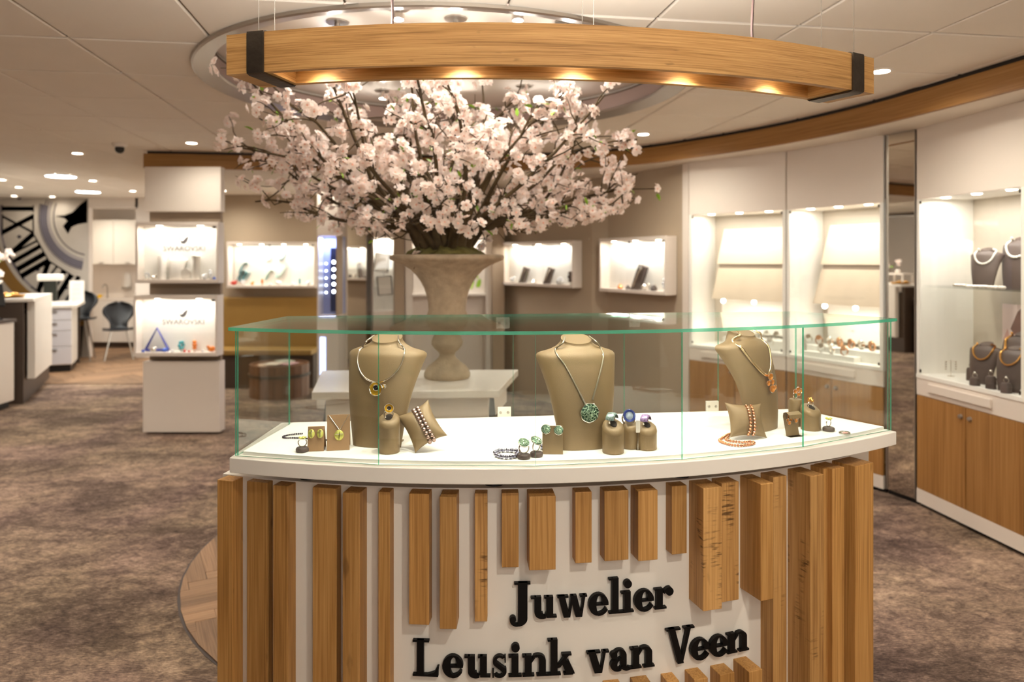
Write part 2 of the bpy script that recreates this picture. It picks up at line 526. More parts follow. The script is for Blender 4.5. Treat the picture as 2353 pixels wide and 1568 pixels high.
# parquet at the far left, by the kitchenette
def clip_poly(poly, inside, cut):
    out = []
    for i, p in enumerate(poly):
        q = poly[(i + 1) % len(poly)]
        a, b = inside(p), inside(q)
        if a: out.append(p)
        if a != b: out.append(cut(p, q))
    return out
def clip_half(poly, n, d):
    ins = lambda p: p[0] * n[0] + p[1] * n[1] <= d + 1e-9
    def cut(p, q):
        a = p[0] * n[0] + p[1] * n[1] - d; b = q[0] * n[0] + q[1] * n[1] - d; t = a / (a - b)
        return (p[0] + (q[0] - p[0]) * t, p[1] + (q[1] - p[1]) * t)
    return clip_poly(poly, ins, cut)
def clip_circle(poly, c, r, n=56):
    for k in range(n):
        a = 2 * pi * k / n
        poly = clip_half(poly, (cos(a), sin(a)), c[0] * cos(a) + c[1] * sin(a) + r)
        if len(poly) < 3: return []
    return poly
def herringbone(x0, x1, y0, y1, w, l, ang):
    """planks as quads; l is a multiple of w"""
    out = []; n = int(round(l / w)); R = Matrix.Rotation(ang, 2)
    cx, cy = (x0 + x1) / 2, (y0 + y1) / 2; S = max(x1 - x0, y1 - y0) * 0.75 + l
    K = int(S / w) + 2
    for i in range(-K, K):
        for j in range(-int(S / l) - 2, int(S / l) + 2):
            ox = i * w + j * l; oy = i * w - j * l
            for (a, b, c, d) in ((ox, ox + l, oy, oy + w), (ox + l, ox + l + w, oy + w - l, oy + w)):
                if abs((a + b) / 2) > S or abs((c + d) / 2) > S: continue
                q = [R @ Vector(p) for p in ((a, c), (b, c), (b, d), (a, d))]
                out.append(([(cx + p.x, cy + p.y) for p in q], R @ (Vector((1, 0)) if b - a > d - c else Vector((0, 1)))))
    return out
def plank_obj(poly, dirv, parent, z0, z1, gap=0.0012):
    c = Vector((sum(p[0] for p in poly) / len(poly), sum(p[1] for p in poly) / len(poly)))
    ang = atan2(dirv.y, dirv.x); R = Matrix.Rotation(-ang, 2); b = MB()
    b.prism([tuple((R @ (Vector(p) - c)) * 0.988) for p in poly], z0, z1)
    o = b.build('plank', M_PLANK, parent); o.location = (c.x, c.y, 0); o.rotation_euler = (0, 0, ang)
    return o
disc = empty_struct('floor'); disc['label'] = 'round herringbone parquet inlay around the blossom table'
FR = 1.52
b = MB(); b.lathe([(0.0, 0.0015), (FR + 0.012, 0.0015), (FR + 0.012, 0.0)], 72, (CC[0], CC[1], 0), smooth=False)
b.build('inlay_edge', mat('inlay_edge', srgb(58, 44, 36), 0.6), disc)
for poly, dv in herringbone(CC[0] - FR, CC[0] + FR, CC[1] - FR, CC[1] + FR, 0.082, 0.410, radians(28)):
    q = clip_circle(poly, CC, FR)
    if len(q) > 2:
        plank_obj(q, dv, disc, 0.001, 0.006 + random.random() * 0.0006)
far = empty_struct('floor'); far['label'] = 'warm wooden floor in front of the kitchenette'
for poly, dv in herringbone(-7.4, -3.6, 8.75, 12.7, 0.16, 0.80, radians(45)):
    q = poly
    for n, d in (((1, 0), -3.6), ((-1, 0), 7.6), ((0, 1), 12.7), ((0, -1), -8.75)):
        q = clip_half(q, n, d) if len(q) > 2 else q
    if len(q) > 2:
        plank_obj(q, dv, far, 0.0, 0.006)

# ceiling: backing, tiles with real joints, round hole
GA = radians(8.4)
def guv(u, v): return (u * cos(GA) - v * sin(GA), u * sin(GA) + v * cos(GA))
RO = 1.262
ceil = empty_struct('ceiling'); ceil['label'] = 'suspended ceiling of large pale tiles'
b = MB(); ang = sorted([2 * pi * k / 72 for k in range(72)])
rect = (-10, 4, -6, 14)
def rayrect(a):
    t = 1e9
    if cos(a) > 1e-9: t = min(t, (rect[1] - RC[0]) / cos(a))
    if cos(a) < -1e-9: t = min(t, (rect[0] - RC[0]) / cos(a))
    if sin(a) > 1e-9: t = min(t, (rect[3] - RC[1]) / sin(a))
    if sin(a) < -1e-9: t = min(t, (rect[2] - RC[1]) / sin(a))
    return (RC[0] + t * cos(a), RC[1] + t * sin(a))
for cx, cy in ((rect[0], rect[2]), (rect[1], rect[2]), (rect[0], rect[3]), (rect[1], rect[3])):
    ang.append(atan2(cy - RC[1], cx - RC[0]) % (2 * pi))
ang.sort()
rows = [[(RC[0] + RO * cos(a), RC[1] + RO * sin(a), ZC + 0.012) for a in ang], [rayrect(a) + (ZC + 0.012,) for a in ang]]
b.grid(rows, smooth=False, wrap=True)
b.build('ceiling_grid', M_GRID, ceil)
TS = 0.6
bt = MB(); h = TS / 2 - 0.0048
prof = [(h, ZC + 0.011), (h, ZC + 0.004), (h - 0.006, ZC), ]
v = []
for hh, z in prof: v += [(-hh, -hh + 0.003, z), (hh, -hh + 0.003, z), (hh, hh - 0.003, z), (-hh, hh - 0.003, z)]
f = []
for i in range(2):
    for k in range(4): f.append((i * 4 + k, (i + 1) * 4 + k, (i + 1) * 4 + (k + 1) % 4, i * 4 + (k + 1) % 4))
f.append((8, 11, 10, 9)); f.append((0, 1, 2, 3))
bt.add(v, f); tile_me = bt.mesh('ceiling_tile', M_TILE)
cutb = MB(); cutb.lathe([(RO, ZC - 0.1), (RO, ZC + 0.1)], 72, (RC[0], RC[1], 0)); cut = cutb.build('cut', M_TILE)
dg = None; near = []
for i in range(-18, 9):
    for j in range(-6, 22):
        u = -0.82 + TS * (i + 0.5); v_ = 3.34 + TS * (j - 6 + 0.5)
        x, y = guv(u, v_)
        if not (-8.3 < x < 3.0 and 0.2 < y < 12.4): continue
        if y < 1.2 and abs(x) > 2.6: continue
        if x > 1.4 and y > 6.6 or x > 2.9: continue
        if x > -4.4 and y > 9.9 and x > -3.9: continue
        r = sqrt((x - RC[0]) ** 2 + (y - RC[1]) ** 2)
        if r < RO - 0.44: continue
        o = share('ceiling_tile', tile_me, ceil, (x, y, 0), (0, 0, GA))
        if r < RO + 0.44: near.append(o)
for o in near:
    md = o.modifiers.new('hole', 'BOOLEAN'); md.object = cut; md.operation = 'DIFFERENCE'; md.solver = 'EXACT'
bpy.context.view_layer.update()
dg = bpy.context.evaluated_depsgraph_get()
for o in near:
    me = bpy.data.meshes.new_from_object(o.evaluated_get(dg)); o.modifiers.clear()
    if len(me.polygons) == 0: bpy.data.objects.remove(o)
    else: o.data = me
bpy.data.objects.remove(cut)

# round recess
rec = empty_struct('trim', (RC[0], RC[1], 0)); rec.name = 'trim_1'; rec['label'] = 'round lit ceiling recess with a brushed metal rim'
b = MB(); b.lathe([(1.28, ZC - 0.001), (1.28, ZC - 0.014), (1.27, ZC - 0.018), (1.185, ZC + 0.002), (1.18, ZC + 0.010), (1.185, ZC + 0.02)], 96, caps=False)
b.build('metal_rim', M_STEEL, rec, sharp=25)
b = MB(); b.lathe([(1.20, ZC + 0.01), (1.20, ZC + 0.115)], 96); b.f = [f for f in b.f if len(f) == 4]; b.m = b.m[:len(b.f)]; b.sm = b.sm[:len(b.f)]
b.build('recess_wall', mat('mauve_wall', srgb(150, 126, 116), 0.7), rec)
b = MB(); b.lathe([(1.215, ZC + 0.108), (1.193, ZC + 0.108), (1.193, ZC + 0.116), (1.215, ZC + 0.116)], 96, caps=False); b.build('shadow_line', M_GRID, rec)
b = MB(); b.lathe([(1.22, ZC + 0.112), (1.20, ZC + 0.125), (0.0, ZC + 0.125)], 96); b.f = b.f[1:] if len(b.f[0]) > 4 else b.f
b.f = [f for f in b.f if len(f) <= 4]; b.m = [0] * len(b.f); b.sm = [True] * len(b.f)
b.build('recess_top', mat('gloss_white', srgb(236, 226, 214), 0.12, coat=0.4), rec, sharp=30)

# oak band at the edge of the high ceiling
band_pts = [(2.62, 0.9), (2.55, 2.0), (2.46, 2.85), (2.34, 3.45), (2.13, 4.33), (1.82, 5.05), (1.40, 5.66), (1.0, 6.08), (0.3, 6.42), (-0.7, 6.56), (-1.74, 6.52), (-2.6, 6.38), (-3.2, 6.30)]
bp = [(p.x, p.y) for p in smooth_path([(x, y, 0) for x, y in band_pts], 6)]
def offset(poly, d):
    out = []
    for i, p in enumerate(poly):
        a = Vector(poly[max(i - 1, 0)]); c = Vector(poly[min(i + 1, len(poly) - 1)]); t = (c - a).normalized(); n = Vector((t.y, -t.x))
        out.append((p[0] + n.x * d, p[1] + n.y * d))
    return out
bo = offset(bp, 0.03)
def strip_wall(poly_in, poly_out, z0, z1, mi=0):
    b = MB(); rows = [[(p[0], p[1], z0) for p in poly_in], [(p[0], p[1], z1) for p in poly_in], [(p[0], p[1], z1) for p in poly_out], [(p[0], p[1], z0) for p in poly_out], [(p[0], p[1], z0) for p in poly_in]]
    b.grid(rows, mi); n = len(poly_in)
    b.f.append((0, n, 2 * n, 3 * n)); b.f.append((n - 1, 4 * n - 1, 3 * n - 1, 2 * n - 1)); b.m += [mi] * 2; b.sm += [False] * 2
    return b
struct(strip_wall(bp, bo, ZS - 0.004, ZC - 0.022).build('trim_2', M_OAKBAND, sharp=30), 'curved oak band along the ceiling edge')
struct(strip_wall(offset(bp, 0.006), bo, ZC - 0.024, ZC + 0.004).build('trim_3', M_BLACK, sharp=30), 'black shadow gap above the oak band')
# soffit outside the band
outer = [(3.6, 0.9), (3.6, 9.6), (-3.2, 9.6)]
b = MB(); poly = list(bo) + [(-4.4, 9.6), (3.6, 9.6), (3.6, 0.9)]
b.add([(p[0], p[1], ZS) for p in poly], [tuple(range(len(poly)))]); b.add([(p[0], p[1], ZS + 0.01) for p in poly], [tuple(reversed(range(len(poly))))])
sof = b.build('ceiling', M_SOFFIT); struct(sof, 'lower plain soffit above the wall cabinets')
struct(strip_wall([(-3.2, 6.30), (-4.4, 9.6)], [(-3.17, 6.31), (-4.37, 9.61)], ZS, ZC + 0.01).build('trim_4', M_SOFFIT), 'soffit edge above the display column')

# walls
def wall(name, pts, z0, z1, m, thick=0.10, label=None):
    """vertical wall along a polyline; thickness goes to the right of the walking direction"""
    o = offset(pts, thick)
    b = MB()
    rows = [[(p[0], p[1], z0) for p in pts], [(p[0], p[1], z1) for p in pts], [(p[0], p[1], z1) for p in o], [(p[0], p[1], z0) for p in o], [(p[0], p[1], z0) for p in pts]]
    b.grid(rows, smooth=False); n = len(pts)
    b.f.append((0, n, 2 * n, 3 * n)); b.f.append((n - 1, 4 * n - 1, 3 * n - 1, 2 * n - 1)); b.m += [0] * 2; b.sm += [False] * 2
    return struct(b.build(name, m), label)
WB = lambda x: 8.25 + (x + 0.1) * 0.25        # centre back wall line
wall('wall_right', [(3.15, 0.5), (3.12, 3.6), (2.95, 4.9), (2.45, 6.0), (1.9, 6.45)], 0, ZS, M_TAUPE, label='taupe wall behind the white cabinets')
wall('wall_back', [(1.47, 5.99), (1.405, 6.12), (0.93, 7.02), (0.78, 7.10), (0.74, 7.16), (-0.05, 8.22), (-0.10, 8.27)], 0, ZS, M_TAUPE, label='folded taupe wall with lit showcases')
wall('wall_back', [(-0.10, 8.27), (-1.9, WB(-1.9))], 0, ZS, M_CREAM, label='cream wall behind the blossoms')
wall('wall_left', [(-2.05, 8.92), (-4.35, 8.92)], 0, ZC, M_TAUPE, label='taupe wall behind the tan bench')
wall('wall_far', [(-6.47, 11.1), (-9.4, 11.1)], 0, ZC, M_CREAM, label='wall carrying the clock mural')
wall('wall_far', [(-3.6, 12.7), (-7.5, 12.7)], 0, ZC, M_CREAM, label='kitchenette back wall')
struct(MB().box(-6.47, -5.72, 11.1, 11.3, 2.29, ZC).build('wall_far', M_CREAM), 'lintel above the kitchenette')
struct(MB().box(-5.76, -4.2, 11.1, 11.35, 0, ZC).build('wall_far', M_CREAM), 'wall right of the kitchenette opening')
struct(MB().box(-7.55, -7.45, 11.2, 12.8, 0, ZC).build('wall_far', M_CREAM), 'left jamb of the kitchenette')
struct(MB().box(-9.5, -9.4, -3, 12, 0, ZC).build('wall_left', M_CREAM), 'far left wall')
struct(MB().box(3.2, 3.3, -4, 0.8, 0, ZS).build('wall_right', M_CREAM), 'wall right of the viewer')

# recessed downlights
DL = [(178, 352), (440, 328), (213, 415), (43, 430), (33, 450), (120, 452), (305, 439), (5, 413), (2024, 163), (1478, 308)]
names = ['downlight left of the security camera', 'downlight nearest above the white display column', 'downlight between the two round panels', 'downlight left of the round panels', 'downlight just above the clock mural\'s left part', 'downlight just above the clock mural\'s ring', 'downlight in front of the kitchenette', 'downlight at the left picture edge', 'downlight behind the right end of the oak pendant', 'downlight behind the right blossom tips']
def downlight(x, y, z, label, r=0.045, power=P_DOWN, lit=True):
    t = thing('downlight', label, 'ceiling light', (x, y, z))
    b = MB(); b.lathe([(r * 0.80, -0.001), (r * 0.86, -0.006), (r * 1.15, -0.004), (r * 1.2, 0.0)], 20); b.f = [f for f in b.f if len(f) == 4]; b.m = b.m[:len(b.f)]; b.sm = b.sm[:len(b.f)]
    b.build('trim_ring', M_WHITE, t)
    b = MB(); b.lathe([(0.0, -0.003), (r * 0.82, -0.003), (r * 0.82, 0.0)], 20, smooth=False); b.build('diffuser', M_LAMP, t)
    if lit: spot('lamp', (x, y, z - 0.012), power, 165, 0.9, WARM, 0.05, parent=t)
    return t
for (px, py), nm in zip(DL, names):
    p = onplane(px, py, ZC); downlight(p.x, p.y, ZC, 'small bright ' + nm, r=0.05, power=P_DOWN * (0.35 if px == 440 else 0.12 if py > 448 else 1.0))
for (px, py, nm) in ((513, 438, 'soffit downlight at the column\'s right edge'), (725, 438, 'soffit downlight left of the lit pillar'), (748, 411, 'soffit downlight above the lit pillar'), (690, 412, 'soffit downlight behind the low left twigs')):
    p = onplane(px, py, ZS); downlight(p.x, p.y, ZS, 'small bright ' + nm, r=0.045, power=P_DOWN * (0.5 if px < 600 else 0.08))
# unseen downlights added nearer to and behind the viewer to light column and counter
g = 'downlights nearer than the picture shows'
for x, y, k in ((-3.4, 3.3, 3.4), (-5.2, 4.6, 1), (2.0, 1.2, .9), (0.7, 0.2, 1.3), (0.5, -1.0, 1.3), (1.6, -1.4, 1), (-7, 6.6, 1)):
    t = downlight(x, y, ZC, 'small round downlight in the ceiling tiles out of view', r=0.05, power=P_DOWN * k); t['group'] = g
for k, (px, py, r, nm) in enumerate(((140, 404, 0.15, 'nearer, larger of the two round white light panels'), (202, 440, 0.15, 'farther, smaller of the two round white light panels'))):
    p = onplane(px, py, ZC); t = thing('round_light_panel', nm, 'ceiling light', (p.x, p.y, ZC))
    b = MB(); b.lathe([(r, -0.012), (r * 1.06, -0.008), (r * 1.06, 0.0)], 36); b.f = [f for f in b.f if len(f) == 4]; b.m = b.m[:len(b.f)]; b.sm = b.sm[:len(b.f)]; b.build('rim', M_WHITE, t)
    b = MB(); b.lathe([(0, -0.010), (r, -0.010), (r, 0)], 36, smooth=False); b.build('diffuser', M_LAMPW, t)
    spot('lamp', (p.x, p.y, ZC - 0.03), 24, 160, 0.8, (0.9, 0.96, 1), 0.14, parent=t)
# lamps inside the round recess
RL = [(790, 205, 0), (1010, 200, 0), (1205, 205, 0), (1047, 52, 1), (915, 28, 0), (1190, 30, 0), (775, 60, 0), (1300, 60, 0), (1290, 205, 0), (880, 215, 0)]
rn = ['far left', 'far middle', 'far right', 'near middle on a short stem', 'near left of the stem', 'near right of the stem', 'near, left of the blossoms\' top', 'near, above the beam\'s middle', 'far, rightmost', 'far, second from the left']
for (px, py, st), nm in zip(RL, rn):
    z = ZC + 0.125; p = onplane(px, py, z - 0.02); t = thing('recess_spotlight', 'small spotlight in the round ceiling recess, ' + nm, 'ceiling light', (p.x, p.y, z))
    b = MB(); b.lathe([(0.0, 0.006), (0.05, 0.004), (0.05, -0.006), (0.0, -0.008)], 20); b.build('base_plate', M_STEEL, t)
    b = MB(); b.lathe([(0.0, -0.006), (0.012, -0.008), (0.012, -0.02), (0.026, -0.028), (0.028, -0.05), (0.025, -0.052)], 16); b.build('lamp_head', M_STEEL, t)
    b = MB(); b.lathe([(0.0, -0.054), (0.022, -0.054), (0.024, -0.050), (0, -0.048)], 14, smooth=False); b.build('bulb', M_LAMP, t)
    spot('lamp', (p.x, p.y, z - 0.062), P_RING, 160, 0.7, NEUT, 0.025, parent=t); point('glow', (p.x, p.y, z - 0.085), P_RING * 0.10, NEUT, 0.02, parent=t)
# security camera
p = onplane(275, 330, ZC)
t = thing('security_camera', 'small white dome security camera with a black lens on the ceiling', 'camera', (p.x, p.y, ZC))
MB().lathe([(0.0, -0.03), (0.045, -0.03), (0.06, -0.012), (0.06, 0.0)], 24).build('mount', M_WHITE, t)
MB().ball((0.0, 0, -0.045), 0.036, 16, 10).build('lens_ball', M_BLACK, t)

# added unseen walls behind the viewer, narrowing the opening for the background fill light
struct(MB().box(-9.5, -0.9, -2.6, -2.5, 0, ZC).build('wall_front', M_CREAM), 'wall left of the shop entrance behind the viewer')
struct(MB().box(2.8, 3.3, -2.6, -2.5, 0, ZC).build('wall_front', M_CREAM), 'wall right of the shop entrance behind the viewer')
struct(MB().box(-0.9, 2.8, -2.58, -2.5, 0, 1.25).build('wall_front', M_DKBROWN), 'low dark parapet below the shop window behind the viewer')  # added to keep the bright opening out of the glass reflections
t = downlight(-6.75, 11.75, ZC, 'small round downlight inside the kitchenette', r=0.05, power=P_DOWN * 0.8)  # unseen lamp added to brighten the kitchenette cupboards
# ------------------------------------------------------------------ the curved counter with its glass case
RSLAB, RGL, RBODY = 2.096, 2.076, 2.020
Z_SLAB0, Z_SLAB1, Z_DECK, Z_GTOP0, Z_GTOP1 = 0.962, 1.000, 1.0087, 1.3195, 1.328
def PA(th, R, z=0.0): return Vector((CC[0] + R * sin(th), CC[1] - R * cos(th), z))
def on_arc(px, R):
    k = (px - PX0) / FPX
    A = k * k + 1; B = -2 * (k * CC[0] + CC[1]); Cq = CC[0] ** 2 + CC[1] ** 2 - R * R
    d = (-B - sqrt(B * B - 4 * A * Cq)) / (2 * A)
    return atan2(k * d - CC[0], CC[1] - d), d
def zpx(py, d): return EYE - (py - PYH) * d / FPX
def arcpts(t0, t1, R, n): return [PA(t0 + (t1 - t0) * i / n, R) for i in range(n + 1)]

TGL, _ = on_arc(541, RGL); TGR, _ = on_arc(2047, RGL)
TSL, _ = on_arc(527, RSLAB); TSR, _ = on_arc(2060, RSLAB)
BL = Vector((-0.674, 2.20, 0)); BR = Vector((0.937, 2.40, 0))     # back corners of the glass case
cdir = (BR - BL).normalized(); cn = Vector((-cdir.y, cdir.x, 0))
counter = thing('display_counter', 'curved white jewellery counter with oak slats, black lettering and a glass case on top', 'counter', (0.15, 2.0, 0), radians(7.2))
def cp(name, b, m, **k): return b.build(name, m, counter, w=True, **k)
def poly2(pts): return [(p.x, p.y) for p in pts]

# body: curved shell, closed behind
tb0, _ = on_arc(506, RBODY + 0.01); tb1, _ = on_arc(1996, RBODY)
body = arcpts(tb0, tb1, RBODY, 40)
b = MB(); b.prism(poly2(body + [BR + cdir * 0.02 + cn * 0.02, BL - cdir * 0.05 + cn * 0.02]), 0.06, 0.930)
cp('body', b, M_WHITE)
b = MB(); b.prism(poly2(arcpts(tb0 + 0.02, tb1 - 0.02, RBODY - 0.04, 30) + [BR - cn * 0.02, BL - cn * 0.02]), 0.0, 0.06); cp('plinth', b, M_BLACK)
# deck slab and raised inner platform
sl = arcpts(TSL, TSR, RSLAB, 48)
b = MB(); b.prism(poly2(sl + [BR + cdir * 0.03 + cn * 0.03, BL - cdir * 0.03 + cn * 0.03]), Z_SLAB0, Z_SLAB1)
cp('deck_slab', b, M_WHITE, bevel=0.002)
pl = arcpts(TGL + 0.006, TGR - 0.006, RGL - 0.014, 40)
b = MB(); b.prism(poly2(pl + [BR - cdir * 0.012 - cn * 0.012, BL + cdir * 0.012 - cn * 0.012]), Z_SLAB1, Z_DECK)
cp('platform', b, mat('white_platform', srgb(240, 236, 228), 0.5))
for px in (711, 1135, 1563, 1845):
    th, d = on_arc(px, RBODY - 0.035); p = PA(th, RBODY - 0.035)
    b = MB(); b.lathe([(0.024, 0.930), (0.024, Z_SLAB0)], 24, (p.x, p.y, 0)); cp('standoff', b, M_BLACK)
for p in (BL + cdir * 0.2, BL + cdir * 0.8, BR - cdir * 0.2):
    q = p - cn * 0.05
    b = MB(); b.lathe([(0.024, 0.930), (0.024, Z_SLAB0)], 24, (q.x, q.y, 0)); cp('standoff', b, M_BLACK)

# oak slats: px of front left, front right, protrusion, top gap, bottom row py (None = to the floor), top row py for the low ones
SL = [(499, 534, .040, None), (567, 614, .024, None), (627, 662, .036, None), (718, 773, .028, None), (787, 826, .052, None), (869, 896, .034, None),
      (939.6, 986, .038, 1436.6), (1010, 1049, .058, 1447), (1090.6, 1119.6, .030, 1429.6), (1153, 1192, .030, 1305), (1216, 1277, .058, 1311),
      (1322, 1360, .036, 1295), (1389, 1444.5, .040, 1289), (1466.6, 1511.5, .052, 1289), (1544, 1578.5, .034, 1274), (1616, 1659, .070, 1403),
      (1659, 1698, .046, 1382), (1748, 1777, .082, 1380), (1777, 1808, .048, None), (1862, 1893, .078, None), (1893, 1907, .044, None), (1913, 1940, .060, None), (1965, 2007, .072, None)]
def slat(x0, x1, pr, z0, z1, m):
    R = RBODY + pr
    t0, d0 = on_arc(x0, R); t1, d1 = on_arc(x1, R); tm = (t0 + t1) / 2
    w = (t1 - t0) * R; c = PA(tm, RBODY - 0.004)
    b = MB(); b.box(-w / 2, w / 2, -(pr + 0.004), 0.0, z0, z1)
    o = b.build('slat', m, counter, bevel=0.0016)
    inv = wmat(counter).inverted()
    o.matrix_local = inv @ Matrix.Translation((c.x, c.y, 0)) @ Matrix.Rotation(tm, 4, 'Z')
    return o
for i, (x0, x1, pr, yb) in enumerate(SL):
    R = RBODY + pr; th, d = on_arc((x0 + x1) / 2, R)
    z0 = 0.02 if yb is None else zpx(yb, d)
    slat(x0, x1, pr, z0, 0.928 - 0.002 * random.random(), M_OAKSAW if i in (8, 15, 16, 18, 19) else M_OAK)
for x0, x1, pr, yt in ((1534, 1561, .040, 1567), (1596, 1627, .05, 1561), (1655, 1688, .046, 1549), (1722, 1752, .066, 1542), (1768.5, 1777, .02, 1535), (1462, 1500, .044, 1577), (1395, 1432, .04, 1584)):
    th, d = on_arc((x0 + x1) / 2, RBODY + pr); slat(x0, x1, pr, 0.02, zpx(yt, d), M_OAK)

# raised letters, bold upright serif
def arc(cx, cy, rx, ry, a0, a1, n=14): return [(cx + rx * cos(radians(a0 + (a1 - a0) * i / n)), cy + ry * sin(radians(a0 + (a1 - a0) * i / n))) for i in range(n + 1)]
def glyph(ch, w):
    """pieces of a letter of width w; x-height 1, ascender/cap 1.72; each a strip (outer, inner) or polygon"""
    S = []; st = 0.32; sf = 0.09; H = 1.70
    def rect(x0, x1, y0, y1): S.append([(x0, y0), (x1, y0), (x1, y1), (x0, y1)])
    def strip(o, i):
        for k in range(len(o) - 1): S.append([o[k], o[k + 1], i[k + 1], i[k]])
    def dot(cx, cy, r): S.append(arc(cx, cy, r, r, 0, 360, 16)[:-1])
    def diag(x0, y0, x1, y1, t): S.append([(x0, y0), (x0 + t, y0), (x1 + t, y1), (x1, y1)])
    if ch == 'J':
        rect(w * 0.42, w * 0.86, 0.0, H); rect(w * 0.24, w, H - sf, H)
        strip(arc(w * 0.42, 0.0, w * 0.44, 0.36, 0, -110), arc(w * 0.40, 0.0, w * 0.02, 0.28, 0, -110))
        strip(arc(w * 0.36, -0.05, w * 0.34, 0.31, -60, -180), arc(w * 0.38, -0.02, w * 0.20, 0.24, -60, -180)); dot(w * 0.17, -0.03, 0.155)
    elif ch == 'L':
        rect(w * 0.16, w * 0.16 + st, 0, H); rect(0, w * 0.62, H - sf, H); rect(0, w * 0.95, 0, sf)
        S.append([(w * 0.55, sf), (w * 0.95, sf), (w, 0.48), (w * 0.93, 0.48), (w * 0.82, 0.2)])
        rect(w * 0.86, w * 0.97, 0, 0.3)
    elif ch == 'V':
        diag(w * 0.08, H, w * 0.40, -0.04, w * 0.22); S.append([(w * 0.74, H), (w * 0.88, H), (w * 0.58, -0.04), (w * 0.49, -0.04)])
        rect(0, w * 0.50, H - sf, H); rect(w * 0.62, w, H - sf, H)
    elif ch in 'vw':
        n = 1 if ch == 'v' else 2; p = w * (0.98 if n == 1 else 0.60)
        for k in range(n):
            o = k * (w - p) if n == 2 else 0
            t = 0.36 if n == 1 else 0.31
            diag(o + p * 0.06, 1, o + p * 0.36, -0.03, t)
            S.append([(o + p * 0.76, 1), (o + p * 0.76 + 0.13, 1), (o + p * 0.36 + t, -0.03), (o + p * 0.36 + t * 0.72, -0.03)])
        rect(0, p * 0.62, 1 - sf, 1); rect(w - 0.34, w, 1 - sf, 1)
    elif ch == 'u':
        rect(w * 0.14, w * 0.14 + st, 0.25, 1); rect(0, w * 0.2, 1 - sf, 1); rect(w * 0.52, w * 0.7, 1 - sf, 1)
        rect(w * 0.86 - st, w * 0.86, 0, 1); rect(w * 0.8, w, 0, sf)
        strip(arc(w * 0.14 + 0.36, 0.25, 0.36, 0.29, 180, 300), arc(w * 0.14 + 0.50, 0.25, 0.10, 0.17, 180, 300))
        S.append([(w * 0.14 + 0.46, 0.0), (w * 0.86 - st + 0.02, 0.14), (w * 0.86 - st + 0.02, 0.28), (w * 0.14 + 0.48, 0.10)])
    elif ch in 'nr':
        rect(w * 0.10, w * 0.10 + st, 0, 1); rect(0, w * 0.15, 1 - sf, 1)
        if ch == 'n':
            rect(0, w * 0.20 + st, 0, sf); rect(w * 0.90 - st, w * 0.90, 0, 0.74); rect(w * 0.80 - st, w, 0, sf)
            strip(arc(w * 0.90 - 0.38, 0.72, 0.38, 0.31, 0, 125), arc(w * 0.90 - st - 0.10, 0.72, 0.10, 0.19, 0, 125))
            S.append([(w * 0.1 + st - 0.02, 0.62), (w * 0.1 + st - 0.02, 0.80), (w * 0.9 - 0.55, 1.0), (w * 0.9 - 0.52, 0.87)])
        else:
            rect(0, w * 0.30 + st, 0, sf); dot(w - 0.20, 0.80, 0.20)
            strip(arc(w - 0.2, 0.70, w - 0.32 - st, 0.33, 80, 170), arc(w - 0.2, 0.68, w - 0.40 - st, 0.24, 80, 170))
    elif ch in 'li':
        c0 = w / 2 - st / 2; top = 1 if ch == 'i' else H
        rect(c0, c0 + st, 0, top); rect(0, c0 + 0.05, top - sf, top); rect(0, w, 0, sf)
        if ch == 'i': dot(w / 2 + 0.02, 1.36, 0.20)
    elif ch == 'k':
        rect(w * 0.12, w * 0.12 + st, 0, H); rect(0, w * 0.2, H - sf, H); rect(0, w * 0.25 + st, 0, sf)
        diag(w * 0.50, 0.66, w * 0.74, 0.04, 0.40); rect(w * 0.62, w, 0, sf); rect(w * 0.55, w * 0.93, 1 - sf, 1)
        S.append([(w * 0.70, 0.94), (w * 0.84, 0.94), (w * 0.50, 0.38), (w * 0.12 + st, 0.34), (w * 0.12 + st, 0.46)])
    elif ch == 'e':
        c = w / 2; strip(arc(c, 0.5, c, 0.53, 50, 268), arc(c * 1.10, 0.5, c * 1.10 - 0.38, 0.43, 50, 268))
        strip(arc(c, 0.5, c, 0.53, 0, 52), arc(c * 1.10, 0.5, c * .90 - 0.30, 0.43, 0, 52)); rect(w * 0.36, w * 0.99, 0.46, 0.535)
        strip(arc(c, 0.46, c, 0.49, 266, 335), arc(c, 0.50, c * 0.78, 0.40, 266, 335))
    elif ch == 's':
        c = w / 2
        strip(arc(c, 0.73, c * 0.86, 0.30, 40, 215), arc(c, 0.72, c * 0.42, 0.21, 40, 215))
        S.append([(c * 0.30, 0.56), (c * 0.62, 0.72), (c * 1.78, 0.40), (c * 1.40, 0.24)])
        S.append([(c * 0.22, 0.66), (c * 0.70, 0.64), (c * 1.74, 0.34), (c * 1.30, 0.30)])
        strip(arc(c, 0.29, c * 0.90, 0.31, 30, -140), arc(c, 0.29, c * 0.44, 0.22, 30, -140))
        rect(c * 1.62, c * 1.80, 0.70, 1.0); rect(c * 0.08, c * 0.28, 0.0, 0.34)
    elif ch == 'a':
        rect(w * 0.52, w * 0.52 + st * 0.9, 0.16, 0.74); strip(arc(w * 0.46, 0.70, w * 0.06 + st * 0.9, 0.32, 0, 165), arc(w * 0.42, 0.70, w * 0.10, 0.23, 0, 165)); dot(w * 0.18, 0.74, 0.17)
        strip(arc(w * 0.36, 0.26, w * 0.35, 0.29, 75, 300), arc(w * 0.46, 0.28, w * 0.12, 0.19, 75, 300))
        S.append([(w * 0.38, 0.46), (w * 0.56, 0.52), (w * 0.56, 0.62), (w * 0.40, 0.555)])
        strip(arc(w * 0.80, 0.18, w * 0.80 - w * 0.52, 0.20, 180, 330), arc(w * 0.86, 0.20, 0.05, 0.12, 180, 330))
